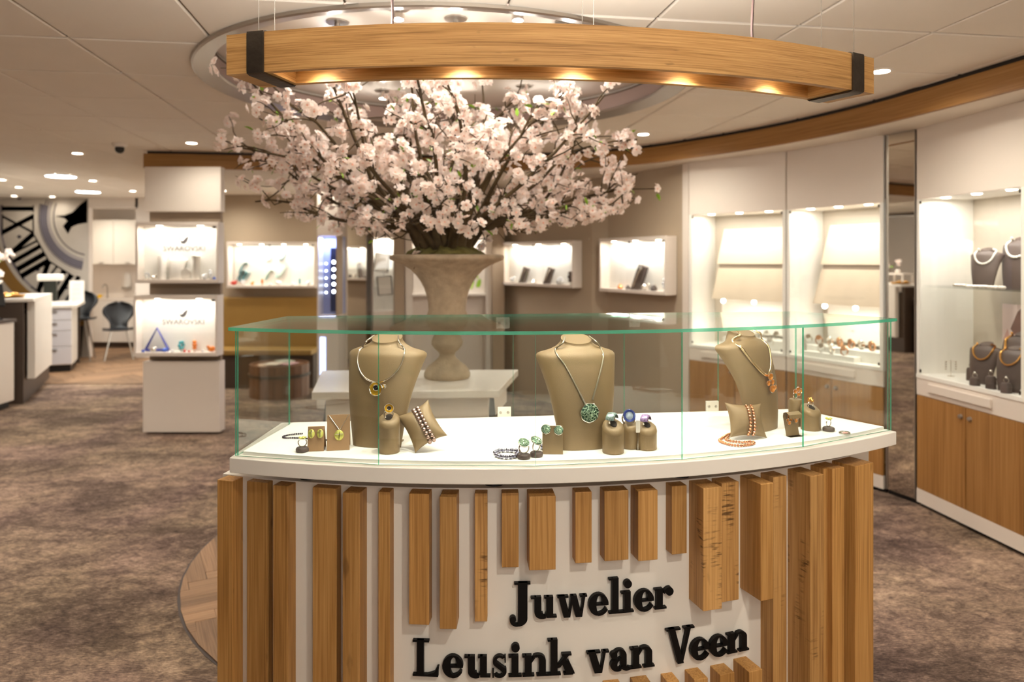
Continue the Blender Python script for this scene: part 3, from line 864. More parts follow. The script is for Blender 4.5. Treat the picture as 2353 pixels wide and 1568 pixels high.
        S.append([(w * 0.42, -0.02), (w * 0.60, 0.12), (w * 0.60, 0.24), (w * 0.44, 0.08)])
    return S
RL_ = RBODY
def letter(ch, x0, x1, zb, xh):
    R = RL_ + 0.014
    t0, d0 = on_arc(x0, R); t1, d1 = on_arc(x1, R); tm = (t0 + t1) / 2; w = (t1 - t0) * R
    b = MB()
    M = Matrix(((1, 0, 0, 0), (0, 0, 1, 0), (0, 1, 0, 0), (0, 0, 0, 1)))
    wu = w / xh
    for kk, p in enumerate(glyph(ch, wu)):
        q = [((x - wu / 2) * xh, y * xh) for x, y in p]
        n = len(q); a = sum(q[i][0] * q[(i + 1) % n][1] - q[(i + 1) % n][0] * q[i][1] for i in range(n))
        if a < 0: q.reverse()
        v = [(x, -0.013 - kk * 0.00006, z) for x, z in q] + [(x, -0.002, z) for x, z in q]
        f = [tuple(range(n)), tuple(reversed(range(n, 2 * n)))] + [(i, n + i, n + (i + 1) % n, (i + 1) % n) for i in range(n)]
        b.add(v, f)
    o = b.build('letter', M_LETTER, counter)
    c = PA(tm, RL_, zb)
    o.matrix_local = wmat(counter).inverted() @ Matrix.Translation(c) @ Matrix.Rotation(tm, 4, 'Z')
def zx(v): return 1140 + v / 3.795
L1 = [('J', 115, 300), ('u', 305, 530), ('w', 535, 795), ('e', 808, 982), ('l', 986, 1098), ('i', 1094, 1203), ('e', 1208, 1378), ('r', 1386, 1550)]
for ch, a, c in L1: letter(ch, zx(a), zx(c), 0.609, 0.0525)
L2 = [('L', 948, 1008.5), ('e', 1016, 1064), ('u', 1067, 1127), ('s', 1130, 1166), ('i', 1168.5, 1199), ('n', zx(230), zx(458)), ('k', zx(452), zx(674)),
      ('v', zx(793), zx(987)), ('a', zx(997), zx(1175)), ('n', zx(1174), zx(1384)), ('V', zx(1488), zx(1732)), ('e', zx(1700), zx(1864)), ('e', zx(1866), zx(2024)), ('n', zx(2022), zx(2208))]
for ch, a, c in L2: letter(ch, a, c, 0.465, 0.0525)

# glass panes: flat facets along the front arc, sides, back in four
TH = 0.005
def pane(a, c, z0=Z_SLAB1, z1=Z_GTOP0, gap=0.0006):
    d = (c - a).normalized(); n = Vector((-d.y, d.x, 0)) * TH / 2; a2 = a + d * gap; c2 = c - d * gap
    b = MB(); b.add([a2 - n, c2 - n, c2 + n, a2 + n] , []); b.v = []
    pts = [a2 - n, c2 - n, c2 + n, a2 + n]
    v = [Vector((p.x, p.y, z0)) for p in pts] + [Vector((p.x, p.y, z1)) for p in pts]
    b.add(v, ((0, 1, 5, 4), (2, 3, 7, 6)), 0); b.add(v, ((3, 2, 1, 0), (4, 5, 6, 7), (1, 2, 6, 5), (3, 0, 4, 7)), 1)
    cp('glass_pane', b, [M_GLASS, M_EDGE])
fr = [PA(TGL, RGL)] + [PA(on_arc(x, RGL)[0], RGL) for x in (870, 1230, 1567, 1845)] + [PA(TGR, RGL)]
for a, c in zip(fr, fr[1:]): pane(a, c)
def on_line(px):
    k = (px - PX0) / FPX; # X = k d on line BL + t cdir
    t = (k * BL.y - BL.x) / (cdir.x - k * cdir.y); return BL + cdir * t
bk = [BL] + [on_line(x) for x in (915, 1179, 1434, 1650)] + [BR]
for a, c in zip(bk, bk[1:]): pane(a, c)
pane(fr[0] + Vector((0.004, 0.004, 0)), BL - cn * 0.004); pane(BR - cn * 0.004, fr[-1] + Vector((-0.006, 0.004, 0)))
# top sheet with green edge
tt = [PA(TGL - 0.006, RGL + 0.012)] + [PA(TGL + (TGR - TGL) * i / 24, RGL + 0.013) for i in range(0, 25)] + [PA(TGR + 0.006, RGL + 0.012)]
top = poly2(tt + [BR + cdir * 0.01 + cn * 0.012, BL - cdir * 0.01 + cn * 0.012])
b = MB(); b.prism(top, Z_GTOP0, Z_GTOP1, 0, mside=1); cp('glass_top', b, [M_GLASS, M_EDGE])
# clamp plates with two screws
M_PLATE = mat('clamp_plate', srgb(226, 220, 208), 0.35, 0.4)
def clamp(px, z, w=0.042, hgt=0.034):
    p = on_line(px)
    b = MB(); Mx = Matrix.Translation((p.x, p.y, z)) @ Matrix.Rotation(atan2(cdir.y, cdir.x), 4, 'Z')
    b.box(-w / 2, w / 2, -0.012, -0.0032, -hgt / 2, hgt / 2, M=Mx)
    o = cp('hinge', b, M_PLATE, bevel=0.001)
    for s in (-1, 1):
        b = MB(); b.lathe([(0.0, 0.0145), (0.0035, 0.014), (0.0045, 0.012)], 12, M=Mx @ Matrix.Translation((s * w * 0.28, 0, 0)) @ Matrix.Rotation(pi / 2, 4, 'X'))
        b.build('screw', M_STEEL, o, w=True)
clamp(1158, Z_SLAB1 + 0.022); clamp(1155, Z_GTOP0 - 0.018); clamp(1456, Z_GTOP0 - 0.018, 0.036); clamp(1634, Z_SLAB1 + 0.024)

# ------------------------------------------------------------------ oak pendant with lamps above the counter
RBM0, RBM1 = 2.10, 1.955; ZB0, ZB1 = 1.966, 2.066
tl, _ = on_arc(520.5, RBM0); trr, _ = on_arc(2008, RBM0)
pm = PA((tl + trr) / 2, RBM0)
pend = thing('pendant_light', 'long curved oak beam pendant with two dark iron straps hanging above the counter', 'pendant light', (pm.x, pm.y, ZB0), (tl + trr) / 2)
def pp(name, b, m, **k): return b.build(name, m, pend, w=True, **k)
def arcboard(t0, t1, R0, R1, z0, z1, n=40):
    b = MB(); a = arcpts(t0, t1, R0, n); c = arcpts(t0, t1, R1, n)
    rows = [[(p.x, p.y, z0) for p in a], [(p.x, p.y, z1) for p in a], [(p.x, p.y, z1) for p in c], [(p.x, p.y, z0) for p in c], [(p.x, p.y, z0) for p in a]]
    b.grid(rows); m = n + 1
    b.f += [(m - 1 - 0, 4 * m - 1, 3 * m - 1, 2 * m - 1), (0, m, 2 * m, 3 * m)]; b.m += [0, 0]; b.sm += [False, False]
    return b
te = 0.058
pp('front_board', arcboard(tl, trr, RBM0, RBM0 - 0.018, ZB0, ZB1), M_OAKBEAM, sharp=30)
pp('back_board', arcboard(tl, trr, RBM1 + 0.018, RBM1, ZB0, ZB1), M_OAKBEAM, sharp=30)
pp('end_block', arcboard(tl, tl + te, RBM0 - 0.0185, RBM1 + 0.0185, ZB0 + 0.0005, ZB1, 4), M_OAKBEAM, sharp=30)
pp('end_block', arcboard(trr - te, trr, RBM0 - 0.0185, RBM1 + 0.0185, ZB0 + 0.0005, ZB1, 4), M_OAKBEAM, sharp=30)
pp('top_board', arcboard(tl + te, trr - te, RBM0 - 0.0185, RBM1 + 0.0185, ZB1 - 0.022, ZB1 - 0.004), M_OAKBEAM, sharp=30)
# straps
for px0, px1 in ((567, 605), (1961, 1985)):
    t0, _ = on_arc(px0, RBM0 + 0.004); t1, _ = on_arc(px1, RBM0 + 0.004)
    if px0 > 1500: t0 = t1 - 0.0225
    e = 0.0055
    b = MB()
    prof = [(RBM0 + e, ZB0 + 0.006), (RBM0 + e - 0.001, ZB0 - 0.002), (RBM0 - 0.006, ZB0 - e), (RBM1 + 0.006, ZB0 - e), (RBM1 - e, ZB0 + 0.004), (RBM1 - e, ZB1 - 0.004), (RBM1 + 0.006, ZB1 + e), (RBM0 - 0.006, ZB1 + e), (RBM0 + e - 0.001, ZB1 + 0.002), (RBM0 + e, ZB1 - 0.006)]
    inn = [(RBM0 + 0.0005, ZB0 + 0.006), (RBM0 + 0.0005, ZB0), (RBM0 - 0.006, ZB0 - 0.0005), (RBM1 + 0.006, ZB0 - 0.0005), (RBM1 - 0.0005, ZB0 + 0.004), (RBM1 - 0.0005, ZB1 - 0.004), (RBM1 + 0.006, ZB1 + 0.0005), (RBM0 - 0.006, ZB1 + 0.0005), (RBM0 + 0.0005, ZB1 + 0.001), (RBM0 + 0.0005, ZB1 - 0.006)]
    rows = [[PA(t0, R, z) for R, z in prof], [PA(t1, R, z) for R, z in prof], [PA(t1, R, z) for R, z in inn], [PA(t0, R, z) for R, z in inn], [PA(t0, R, z) for R, z in prof]]
    b.grid(rows, smooth=True, wrap=True)
    pp('iron_strap', b, M_IRON, sharp=35)
# lamps under the top board
for px in (722, 1060, 1330, 1590, 1800):
    th, d = on_arc(px, 2.03); p = PA(th, 2.034, ZB1 - 0.022)
    b = MB(); b.lathe([(0.026, 0.0), (0.026, -0.012), (0.022, -0.014), (0.020, -0.008)], 18, p); b.f = [f for f in b.f if len(f) == 4]; b.m = b.m[:len(b.f)]; b.sm = b.sm[:len(b.f)]
    o = pp('lamp', b, M_STEEL)
    b = MB(); b.lathe([(0.0, -0.010), (0.021, -0.010), (0.021, -0.006)], 18, p, smooth=False); b.build('bulb', M_LAMP, o, w=True)
    spot('light', (p.x, p.y, p.z - 0.016), P_BEAM, 114, 0.8, WARM, 0.02, parent=pend)
# suspension wires and cords
M_WIRE = mat('steel_wire', srgb(110, 104, 96), 0.5, 0.6)
for px, R in ((594, 2.06), (631, 1.985), (1338, 2.06), (1364, 1.985), (1887, 1.985), (1962, 2.06)):
    th, d = on_arc(px, R); p = PA(th, R)
    MBw = MB(); MBw.tube([(p.x, p.y, ZB1 - 0.005), (p.x, p.y, ZC)], 0.0008, 6); pp('suspension_wire', MBw, M_WIRE)
for px in (800, 1200, 1600):     # unseen lights added above the beam to brighten the ceiling
    th, d = on_arc(px, 2.03); p = PA(th, 2.028, ZB1 + 0.012)
    area('uplight', p, P_UP, 0.22, 0.03, NEUT, rot=(pi, 0, th), parent=pend)
for px, sg in ((897, 1), (1733, -1)):
    th, d = on_arc(px, 2.03); p = PA(th, 2.03); 
    pts = smooth_path([(p.x, p.y, ZB1 - 0.01), (p.x + 0.006 * sg, p.y, ZB1 + 0.04), (p.x + 0.003 * sg, p.y, ZB1 + 0.12), (p.x - 0.004 * sg, p.y, ZB1 + 0.25), (p.x - 0.004 * sg, p.y, ZC)], 6)
    b = MB(); b.tube(pts, 0.0036, 8); pp('power_cord', b, mat('dark_cord', srgb(44, 26, 22), 0.6))
# ------------------------------------------------------------------ jewellery on the deck
BT = [(0.0, .067, -.042, .022), (.03, .071, -.0415, .023), (.06, .076, -.040, .025), (.09, .081, -.0375, .028), (.12, .086, -.034, .032), (.15, .091, -.0295, .037), (.18, .098, -.0235, .049), (.205, .104, -.017, .058), (.230, .111, -.009, .068), (.239, .110, -.005, .068),
      (.245, .098, 0.0, .060), (.252, .076, .006, .044), (.259, .056, .011, .040), (.266, .046, .014, .038), (.270, .0425, .015, .037), (.278, .0420, .016, .037)]
def bfront(x, z):
    w, yc, c = lerp_tab(BT, z); s = min(1.0, abs(x) / w)
    return yc + c * (1 - sqrt(max(0, 1 - s * s)))
def bust_mesh(name='bust_body'):
    b = MB(); zs = [0, .02, .05, .08, .11, .14, .17, .19, .205, .22, .23, .236, .241, .245, .249, .253, .258, .262, .267, .272, .278]
    rows = []; n = 22
    for z in zs:
        w, yc, c = lerp_tab(BT, z); k = min(1, max(0, (z - .236) / .026)); k = k * k * (3 - 2 * k); row = []
        tilt = 0.30 * min(1, max(0, z - .256) / .020)
        for i in range(n + 1):
            f = -pi / 2 + pi * i / n
            row.append(Vector((w * sin(f), yc + c * (1 - cos(f)), z + tilt * (-c * cos(f)))))
        for i in range(1, n):
            f = pi / 2 - pi * i / n; x = w * .985 * sin(f)
            yb = (1 - k) * (yc + c * (1 - cos(f)) + .012 * cos(f) ** .5) + k * (yc + c + c * cos(f))
            row.append(Vector((x, yb, z + tilt * c * cos(f))))
        rows.append(row)
    b.grid(rows, smooth=True, wrap=True)
    m = len(rows[0]); b.add(rows[-1], [tuple(range(m))]); b.add(rows[0], [tuple(reversed(range(m)))])
    return b
BUST_ME = bust_mesh().mesh('bust_body', M_VEL, sharp=50)
def bust(px, py, rz, label, scale=1.0):
    p = onplane(px, py, Z_DECK)
    t = thing('necklace_bust', label, 'display bust', (p.x, p.y, Z_DECK + 0.0005), rz)
    t.scale = (scale,) * 3
    share('bust_body', BUST_ME, t, (0, 0, 0))
    return t
b1 = bust(873, 1021, radians(-12), 'bronze necklace bust with a thin silver collar, at the left end of the case')
b2 = bust(1338, 1026, radians(13), 'bronze necklace bust with a round green pendant, in the middle of the case')
b3 = bust(1738, 985, radians(36), 'bronze bust turned right with a flat gold collar, right end of the case')
# stand feet behind each bust
for t in (b1, b2, b3):
    MB().box(-.05, .05, .0, .045, 0.0, .004).build('foot_board', M_VEL, t)

def neck_y(x, z, off):
    return bfront(x, z) - off
def over(pts, off):
    return [Vector((x, (neck_y(x, z, off) if y is None else y), z)) for x, z, y in pts]

# silver collar with an open yellow flower cup
n1 = thing('collar_necklace', 'thin silver collar necklace with a yellow enamel cup, on the left bust', 'necklace', b1.location, radians(-12))
pts = over([(-.034, .284, .045), (-.047, .270, .020), (-.060, .253, None), (-.064, .245, None), (-.063, .222, None), (-.053, .199, None), (-.034, .180, None), (-.010, .170, None), (.006, .169, None), (.030, .177, None), (.050, .194, None), (.062, .216, None), (.066, .240, None), (.061, .252, None), (.047, .270, .020), (.034, .284, .045)], .003)
MB().tube(smooth_path(pts, 5), .0021, 8).build('chain', M_SILVER, n1)
def cup(name, parent, c, r, depth, mi_in, mrim, rot=None, seg=22, wav=0.0):
    b = MB(); M = Matrix.Translation(c) @ (rot if rot is not None else Matrix.Rotation(pi / 2, 4, 'X'))
    b.lathe([(0.001, 0), (r * .5, depth * .12), (r * .85, depth * .5), (r, depth), (r * 1.03, depth * .98), (r * .9, depth * .4), (r * .5, -depth * .02), (0.001, -depth * .1)], seg, M=M, mi=0)
    b.f = [f for f in b.f if len(f) == 4]; b.m = b.m[:len(b.f)]; b.sm = b.sm[:len(b.f)]
    o = b.build(name, mi_in, parent, sharp=60)
    b = MB(); b.tube([M @ Vector((r * 1.01 * cos(2 * pi * k / seg) * (1 + wav * sin(5 * 2 * pi * k / seg)), r * 1.01 * sin(2 * pi * k / seg) * (1 + wav * cos(3 * 2 * pi * k / seg)), depth)) for k in range(seg)], r * .07, 6, closed=True)
    b.build('rim', mrim, o)
    return o
yf = bfront(.008, .157)
o = cup('flower_cup', n1, (.006, yf - .006, .1545), .0175, .009, M_YGOLD, M_SILVER, wav=.04)
o2 = cup('inner_cup', n1, (.008, yf - .011, .158), .0075, .008, M_BLACK, M_SILVER)
MB().box(.021, .031, yf - .008, yf - .002, .155, .165).build('silver_petal', M_SILVER, n1, bevel=.002)

# V shaped cord with a green pendant disc
n2 = thing('pendant_necklace', 'silver cord necklace with a round green openwork pendant, on the middle bust', 'necklace', b2.location, radians(13))
pts = over([(-.034, .284, .045), (-.047, .270, .022), (-.064, .254, None), (-.066, .240, None), (-.050, .215, None), (-.030, .172, None), (-.008, .126, None)], .0025)
b = MB(); b.tube(smooth_path(pts, 5), .0022, 8)
pts = over([(.034, .284, .045), (.047, .270, .022), (.060, .254, None), (.060, .240, None), (.052, .215, None), (.034, .172, None), (.016, .128, None)], .0025)
b.tube(smooth_path(pts, 5), .0022, 8); b.build('cord', mat('grey_silver_cord', srgb(176, 168, 148), .3, .85), n2)
b = MB(); b.tube(over([(-.016, .143, None), (-.003, .116, None)], .0035), .0032, 8); b.build('tube_bead', M_SILVER, n2)
M_GRN = mat('green_enamel', srgb(178, 206, 174), .25, .5, var=.3, vscale=300)
def openwork(parent, c, r, name='pendant_disc', seed=1, rot=None):
    rr = random.Random(seed); M = Matrix.Translation(c) @ (rot if rot is not None else Matrix.Rotation(pi / 2, 4, 'X'))
    b = MB(); b.lathe([(0.0005, r * .18), (r * .6, r * .12), (r, 0), (r, -r * .08), (0.0005, -r * .08)], 28, M=M); o = b.build(name, mat('dark_enamel', srgb(52, 84, 64), .35, .3), parent)
    b = MB(); ring = []
    for k in range(16):
        a = 2 * pi * k / 16 + rr.uniform(-.1, .1); p = []
        for j in range(6):
            q = r * (.12 + .17 * j); z = r * (.2 * (1 - (q / r) ** 2) + .05); p.append(M @ Vector((q * cos(a + .18 * sin(j * 1.7 + k)), q * sin(a + .18 * sin(j * 1.7 + k)), z)))
        b.tube(p, r * .042, 5)
    for q in (.42, .72):
        b.tube([M @ Vector((r * q * (1 + .05 * sin(9 * t)) * cos(t), r * q * (1 + .05 * sin(9 * t)) * sin(t), r * (.2 * (1 - q * q) + .06))) for t in [2 * pi * k / 32 for k in range(32)]], r * .035, 5, closed=True)
    b.build('openwork', M_GRN, o)
    b = MB(); b.tube([M @ Vector((r * (1 + .02 * sin(7 * t)) * cos(t), r * (1 + .02 * sin(7 * t)) * sin(t), r * .03)) for t in [2 * pi * k / 32 for k in range(32)]], r * .06, 6, closed=True)
    b.build('rim', M_SILVER, o)
    return o
openwork(n2, (.006, bfront(.006, .098) - .006, .096), .0245)

# flat gold collar with a cluster of orange cups
n3 = thing('gold_necklace', 'wide flat gold collar necklace with orange enamel cups, on the right bust', 'necklace', b3.location, radians(36))
pts = over([(-.034, .284, .045), (-.048, .272, .020), (-.062, .256, None), (-.065, .240, None), (-.056, .222, None), (-.040, .196, None), (-.018, .172, None), (.004, .158, None), (.022, .163, None), (.042, .184, None), (.054, .210, None), (.059, .236, None), (.058, .254, None), (.047, .272, .020), (.034, .284, .045)], .0035)
sp = smooth_path(pts, 6); b = MB(); rows = []
for i, p in enumerate(sp):
    t = (sp[min(i + 1, len(sp) - 1)] - sp[max(i - 1, 0)]).normalized(); nrm = Vector((p.x * 4, -1, .3)).normalized(); s = t.cross(nrm).normalized() * .0042
    rows.append([p - s - nrm * .0005, p - s * .9 + nrm * .0012, p + nrm * .0020, p + s * .9 + nrm * .0012, p + s - nrm * .0005])
b.grid(rows); b.build('collar', mat('pale_gold', srgb(236, 208, 160), .22, 1.0), n3, sharp=70)
for dx, dz, r in ((.002, .004, .0105), (-.010, -.013, .0078), (.010, -.012, .0078), (.003, -.030, .0112), (.020, -.028, .0075)):
    cup('enamel_cup', n3, (.010 + dx, bfront(.01 + dx, .15 + dz) - .006, .150 + dz), r, r * .55, M_ORANGE, M_SILVER)

# ---- small stands
def ring_band(parent, c, r, rot, ornament):
    """finger ring standing upright"""
    M = Matrix.Translation(c) @ rot
    b = MB(); b.tube([M @ Vector((r * cos(t), 0, r * sin(t))) for t in [2 * pi * k / 24 for k in range(24)]], r * .13, 6, closed=True)
    band = b.build('band', M_SILVER, parent)
    top = M @ Matrix.Translation((0, 0, r * 1.1))
    if ornament == 'flower':
        b = MB()
        for k in range(5):
            a = 2 * pi * k / 5; b.ball((0, 0, 0), r * .55, 8, 5, sc=(1, .7, .35), M=top @ Matrix.Rotation(a, 4, 'Z') @ Matrix.Translation((r * .55, 0, 0)) @ Matrix.Rotation(-.5, 4, 'Y'))
        b.build('petals', M_LEAFG, parent)
    elif ornament == 'cup':
        t = top @ Matrix.Rotation(radians(62), 4, 'X'); cup('flower_cup', parent, t.translation, r * 1.0, r * .6, M_YGOLD, M_SILVER, rot=t.to_3x3().to_4x4())
        cup('inner_cup', parent, t @ Vector((0, 0, r * .35)), r * .45, r * .4, M_IRON, M_SILVER, rot=t.to_3x3().to_4x4())
    elif ornament == 'dome':
        t = top @ Matrix.Rotation(radians(35), 4, 'X'); openwork(parent, t.translation, r * 1.15, 'openwork_dome', 3, rot=t.to_3x3().to_4x4())
    elif ornament == 'wide':
        b = MB(); n = 20; M2 = M
        rows = [[M2 @ Vector((R * cos(t), y, R * sin(t))) for t in [pi * .02 + pi * .96 * k / n for k in range(n + 1)]] for y, R in ((-r * .75, r * .9), (-r * .6, r * 1.12), (-r * .2, r * 1.2), (r * .2, r * 1.2), (r * .6, r * 1.12), (r * .75, r * .9))]
        b.grid(rows); b.build('striped_crown', parent_wide, parent)
    elif ornament == 'dial':
        t = M @ Matrix.Translation((0, -r * .5, r * .55)) @ Matrix.Rotation(radians(80), 4, 'X')
        b = MB(); b.lathe([(0.0005, .002), (r * .66, .002), (r * .70, .0045), (r * .95, .005), (r * 1.02, 0), (r * .9, -.004), (.0005, -.004)], 28, M=t); b.build('blue_ring', mat('blue_enamel', srgb(58, 72, 140), .2, .2), parent)
        b = MB(); b.lathe([(0.0005, .0036), (r * .55, .003), (r * .62, .0022)], 24, M=t); b.f = [f for f in b.f if len(f) == 4]; b.m = b.m[:len(b.f)]; b.sm = b.sm[:len(b.f)]; b.build('pale_stone', mat('pale_blue_stone', srgb(176, 190, 206), .3), parent)
    elif ornament == 'gold':
        b = MB(); rr = random.Random(5)
        for k in range(9):
            b.ball(top @ Vector((rr.uniform(-1, 1) * r * .6, rr.uniform(-1, 1) * r * .5, rr.uniform(-.1, .5) * r)), r * .42, 7, 5)
        b.build('gold_blossoms', M_GOLD, parent)
    elif ornament == 'pearl':
        MB().ball(top.translation, r * .6, 12, 8).build('pearl', M_SILVER, parent)
    return band
parent_wide = mat('teal_stripes', srgb(150, 170, 166), .3, .5, var=.6, vscale=260)
WIDE2 = mat('lilac_stripes', srgb(156, 130, 172), .3, .4, var=.5, vscale=260)

def ring_stand(px, py, r, hf, hb, label, turn=0.0, slot=True):
    p = onplane(px, py, Z_DECK); p.y += r * .9
    t = thing('ring_stand', label, 'ring stand', (p.x, p.y, Z_DECK + .0005), turn)
    b = MB(); seg = 32
    def ztop(y, k=1.0): return hf + (hb - hf) * (y / r + 1) / 2
    rows = []
    for rr_, f in ((r * .97, 0.0), (r, .02), (r, .5), (r, .86)):
        rows.append([Vector((rr_ * cos(2 * pi * k / seg), rr_ * sin(2 * pi * k / seg), max(f * ztop(rr_ * sin(2 * pi * k / seg)), 0))) for k in range(seg)])
    b.grid(rows, wrap=True); b.add(rows[0], [tuple(reversed(range(seg)))]); b.build('stand_body', M_VEL, t)
    b = MB(); rows = []
    for rr_, dz in ((r, -.0), (r * 1.02, .003), (r * .95, .010), (r * .75, .0145), (r * .4, .016), (r * .02, .0165)):
        rows.append([Vector((rr_ * cos(2 * pi * k / seg), rr_ * sin(2 * pi * k / seg), .86 * ztop(rr_ * sin(2 * pi * k / seg)) + dz)) for k in range(seg)])
    b.grid(rows, wrap=True); b.build('cushion_top', M_VEL, t)
    if slot:
        zc = .86 * ztop(0) + .0155; sl_ = atan2((hb - hf) * .86, 2 * r)
        b = MB(); b.ball((0, -.002, zc), r * .55, 16, 8, sc=(.62, .9, .12), M=Matrix.Rotation(sl_, 4, 'X')); b.build('slot', mat('slot_shadow_velvet', srgb(40, 32, 26), .9), t)  # dark flattened ball, the shade of the slot put in as colour
    return t, Vector((0, 0, .86 * ztop(0) + .016)), atan2((hb - hf) * .86, 2 * r)
def ring_on(st, label, orn, r=.0105, rot=0.0, lean=0.0, dy=0.0, dx=0.0, dz=0.0):
    t0, tp, sl_ = st
    t = thing('ring', label, 'ring', wmat(t0) @ (tp + Vector((dx, dy, r * .62 + dz))), t0.rotation_euler.z)
    ring_band(t, (0, 0, 0), r, Matrix.Rotation(lean, 4, 'X') @ Matrix.Rotation(rot, 4, 'Z'), orn)
    return t
s1 = ring_stand(890, 1045, .0275, .072, .100, 'tall round bronze ring stand in front of the left bust')
ring_on(s1, 'silver ring with a yellow enamel cup on the tall stand by the left bust', 'cup', .0115, .3, dy=-.004)
s2 = ring_stand(1412, 1046, .0275, .052, .082, 'bronze ring stand nearest the middle bust, holding a striped ring', .1)
ring_on(s2, 'chunky grey-green striped ring on the stand nearest the middle bust', 'wide', .0155, .9, dx=-.003)
s3 = ring_stand(1452, 1034, .0215, .050, .066, 'darker bronze ring stand at the back between the other two', .1, slot=False)
ring_on(s3, 'ring with a blue rimmed pale round stone, between the two striped rings', 'dial', .0165, 0, dx=-.006)
parent_wide = WIDE2
s4 = ring_stand(1490, 1037, .0262, .042, .066, 'low bronze ring stand right of the blue ring', .1)
ring_on(s4, 'chunky lilac ring on the low stand right of the blue ring', 'wide', .0145, .9, dx=-.003)
s5 = ring_stand(1871, 992, .0275, .044, .070, 'bronze ring stand near the right end of the case', .35)
ring_on(s5, 'gold blossom ring on the stand near the right end of the case', 'gold', .0105, .2)

def small_ring(px, py, label, orn, r=.0105, standlabel=None, rz=0.0):
    p = onplane(px, py, Z_DECK)
    t = thing('ring_holder', standlabel, 'ring stand', (p.x, p.y + .011, Z_DECK + .0005), rz)
    b = MB(); b.lathe([(.015, 0), (.0165, .003), (.0165, .008), (.014, .011), (0.001, .012)], 20); b.build('pad', M_VELDK, t)
    u = thing('ring', label, 'ring', (p.x, p.y + .011, Z_DECK + .0125 + r * 1.05), rz)
    ring_band(u, (0, 0, 0), r, Matrix.Rotation(.25, 4, 'Z'), orn)
small_ring(692, 1041, 'silver ring with a yellow-green flower, leftmost in the case', 'flower', .0105, 'small dark oval ring base, leftmost in the case')
small_ring(1204, 1057, 'silver ring with a green openwork dome, left of the pair by the steel beads', 'dome', .0125, 'small dark ring base touching the steel bead bracelet')
small_ring(1233, 1052, 'silver ring with a green openwork dome, right of the pair by the steel beads', 'dome', .0125, 'small dark ring base left of the dark earring card', .5)
small_ring(1908, 993, 'slim silver ring with a pink flower, standing near the right glass end', 'flower', .0105, 'small dark oval ring base near the right glass end', .3)
p = onplane(1941, 997, Z_DECK)
t = thing('ring', 'silver ring with pink stones lying flat by the right glass end', 'ring', (p.x, p.y, Z_DECK + .003))
MB().tube([(.0135 * cos(a), .0135 * sin(a), 0) for a in [2 * pi * k / 28 for k in range(28)]], .0022, 8, closed=True).build('band', M_SILVER, t)
MB().ball((-.004, -.012, .002), .005, 10, 6, sc=(1.6, .8, .5)).build('pink_stone', mat('pink_stone', srgb(206, 150, 140), .2), t)

# ---- cards
def card(px, py, w, h, lean, label, rz, m, foot=.03):
    p = onplane(px, py, Z_DECK)
    t = thing('jewellery_card', label, 'display card', (p.x, p.y, Z_DECK + .0005), rz)
    M = Matrix.Rotation(-lean, 4, 'X')
    MB().box(-w / 2, w / 2, 0, .0025, 0, h, M=M).build('card_front', m, t, bevel=.0006)
    top = M @ Vector((0, .0025, h))
    b = MB(); b.add([(-w / 2, top.y, top.z), (w / 2, top.y, top.z), (w / 2, top.y + foot, 0), (-w / 2, top.y + foot, 0), (-w / 2, top.y + .002, top.z), (w / 2, top.y + .002, top.z), (w / 2, top.y + foot + .002, 0), (-w / 2, top.y + foot + .002, 0)],
                    ((0, 1, 2, 3), (7, 6, 5, 4), (0, 4, 5, 1), (1, 5, 6, 2), (2, 6, 7, 3), (3, 7, 4, 0))); b.build('card_back', m, t)
    return t, M
cA, MA = card(725, 1038, .0415, .062, radians(12), 'small tan earring card with two yellow-green leaf earrings', .12, M_CARD)
ear = []
for sx, nm in ((-.0115, 'left'), (.0105, 'right')):
    t = thing('earring', 'yellow-green leaf earring on the tan card, the %s one of the pair' % nm, 'earring', wmat(cA) @ (MA @ Vector((sx, -.002, .044))), .12, rot=(radians(-12), 0, .12))
    b = MB(); b.ball((0, 0, 0), .0098, 14, 8, sc=(.86, .22, 1.15)); b.build('leaf', M_LEAFG, t)
    b = MB(); b.tube([(0, -.0026, .010), (0, -.003, -.010)], .0009, 5); b.tube([(0, -.003, .003), (.006, -.002, .008)], .0006, 5); b.tube([(0, -.003, .001), (-.006, -.002, .005)], .0006, 5); b.build('vein', M_SILVER, t)
cB, MBB = card(777, 1036, .0575, .090, radians(14), 'larger tan card with a thin chain and a leaf pendant', .18, M_CARD)
t = thing('pendant_necklace', 'fine silver chain with a round yellow-green leaf pendant on the larger tan card', 'necklace', cB.location, rot=cB.rotation_euler)
b = MB(); b.tube([MBB @ Vector((-.024, -.0014, .089)), MBB @ Vector((.002, -.0014, .052))], .0010, 5); b.tube([MBB @ Vector((.026, -.0014, .089)), MBB @ Vector((.004, -.0014, .052))], .0008, 5); b.build('chain', M_SILVER, t)
b = MB(); b.ball(MBB @ Vector((.002, -.003, .038)), .0125, 16, 8, sc=(.95, .2, 1.1)); b.build('leaf', M_LEAFG, t)
b = MB(); b.tube([MBB @ Vector((.003, -.0062, .050)), MBB @ Vector((.002, -.0066, .027))], .0009, 5); b.tube([MBB @ Vector((-.007, -.0058, .040)), MBB @ Vector((.012, -.0058, .041))], .0007, 5); b.build('vein', M_SILVER, t)
cC, MC = card(1270, 1045, .052, .070, radians(10), 'dark earring card with two round green openwork earrings', -.05, M_VEL)
for k, (sx, sz, nm) in enumerate(((-.017, .062, 'left'), (.015, .060, 'right'))):
    t = thing('earring', 'round green openwork earring, %s one on the dark card' % nm, 'earring', wmat(cC) @ (MC @ Vector((sx, -.003, sz))), rot=(radians(-10), 0, -.05))
    openwork(t, (0, -.002, 0), .0118, 'openwork_disc', 10 + k)

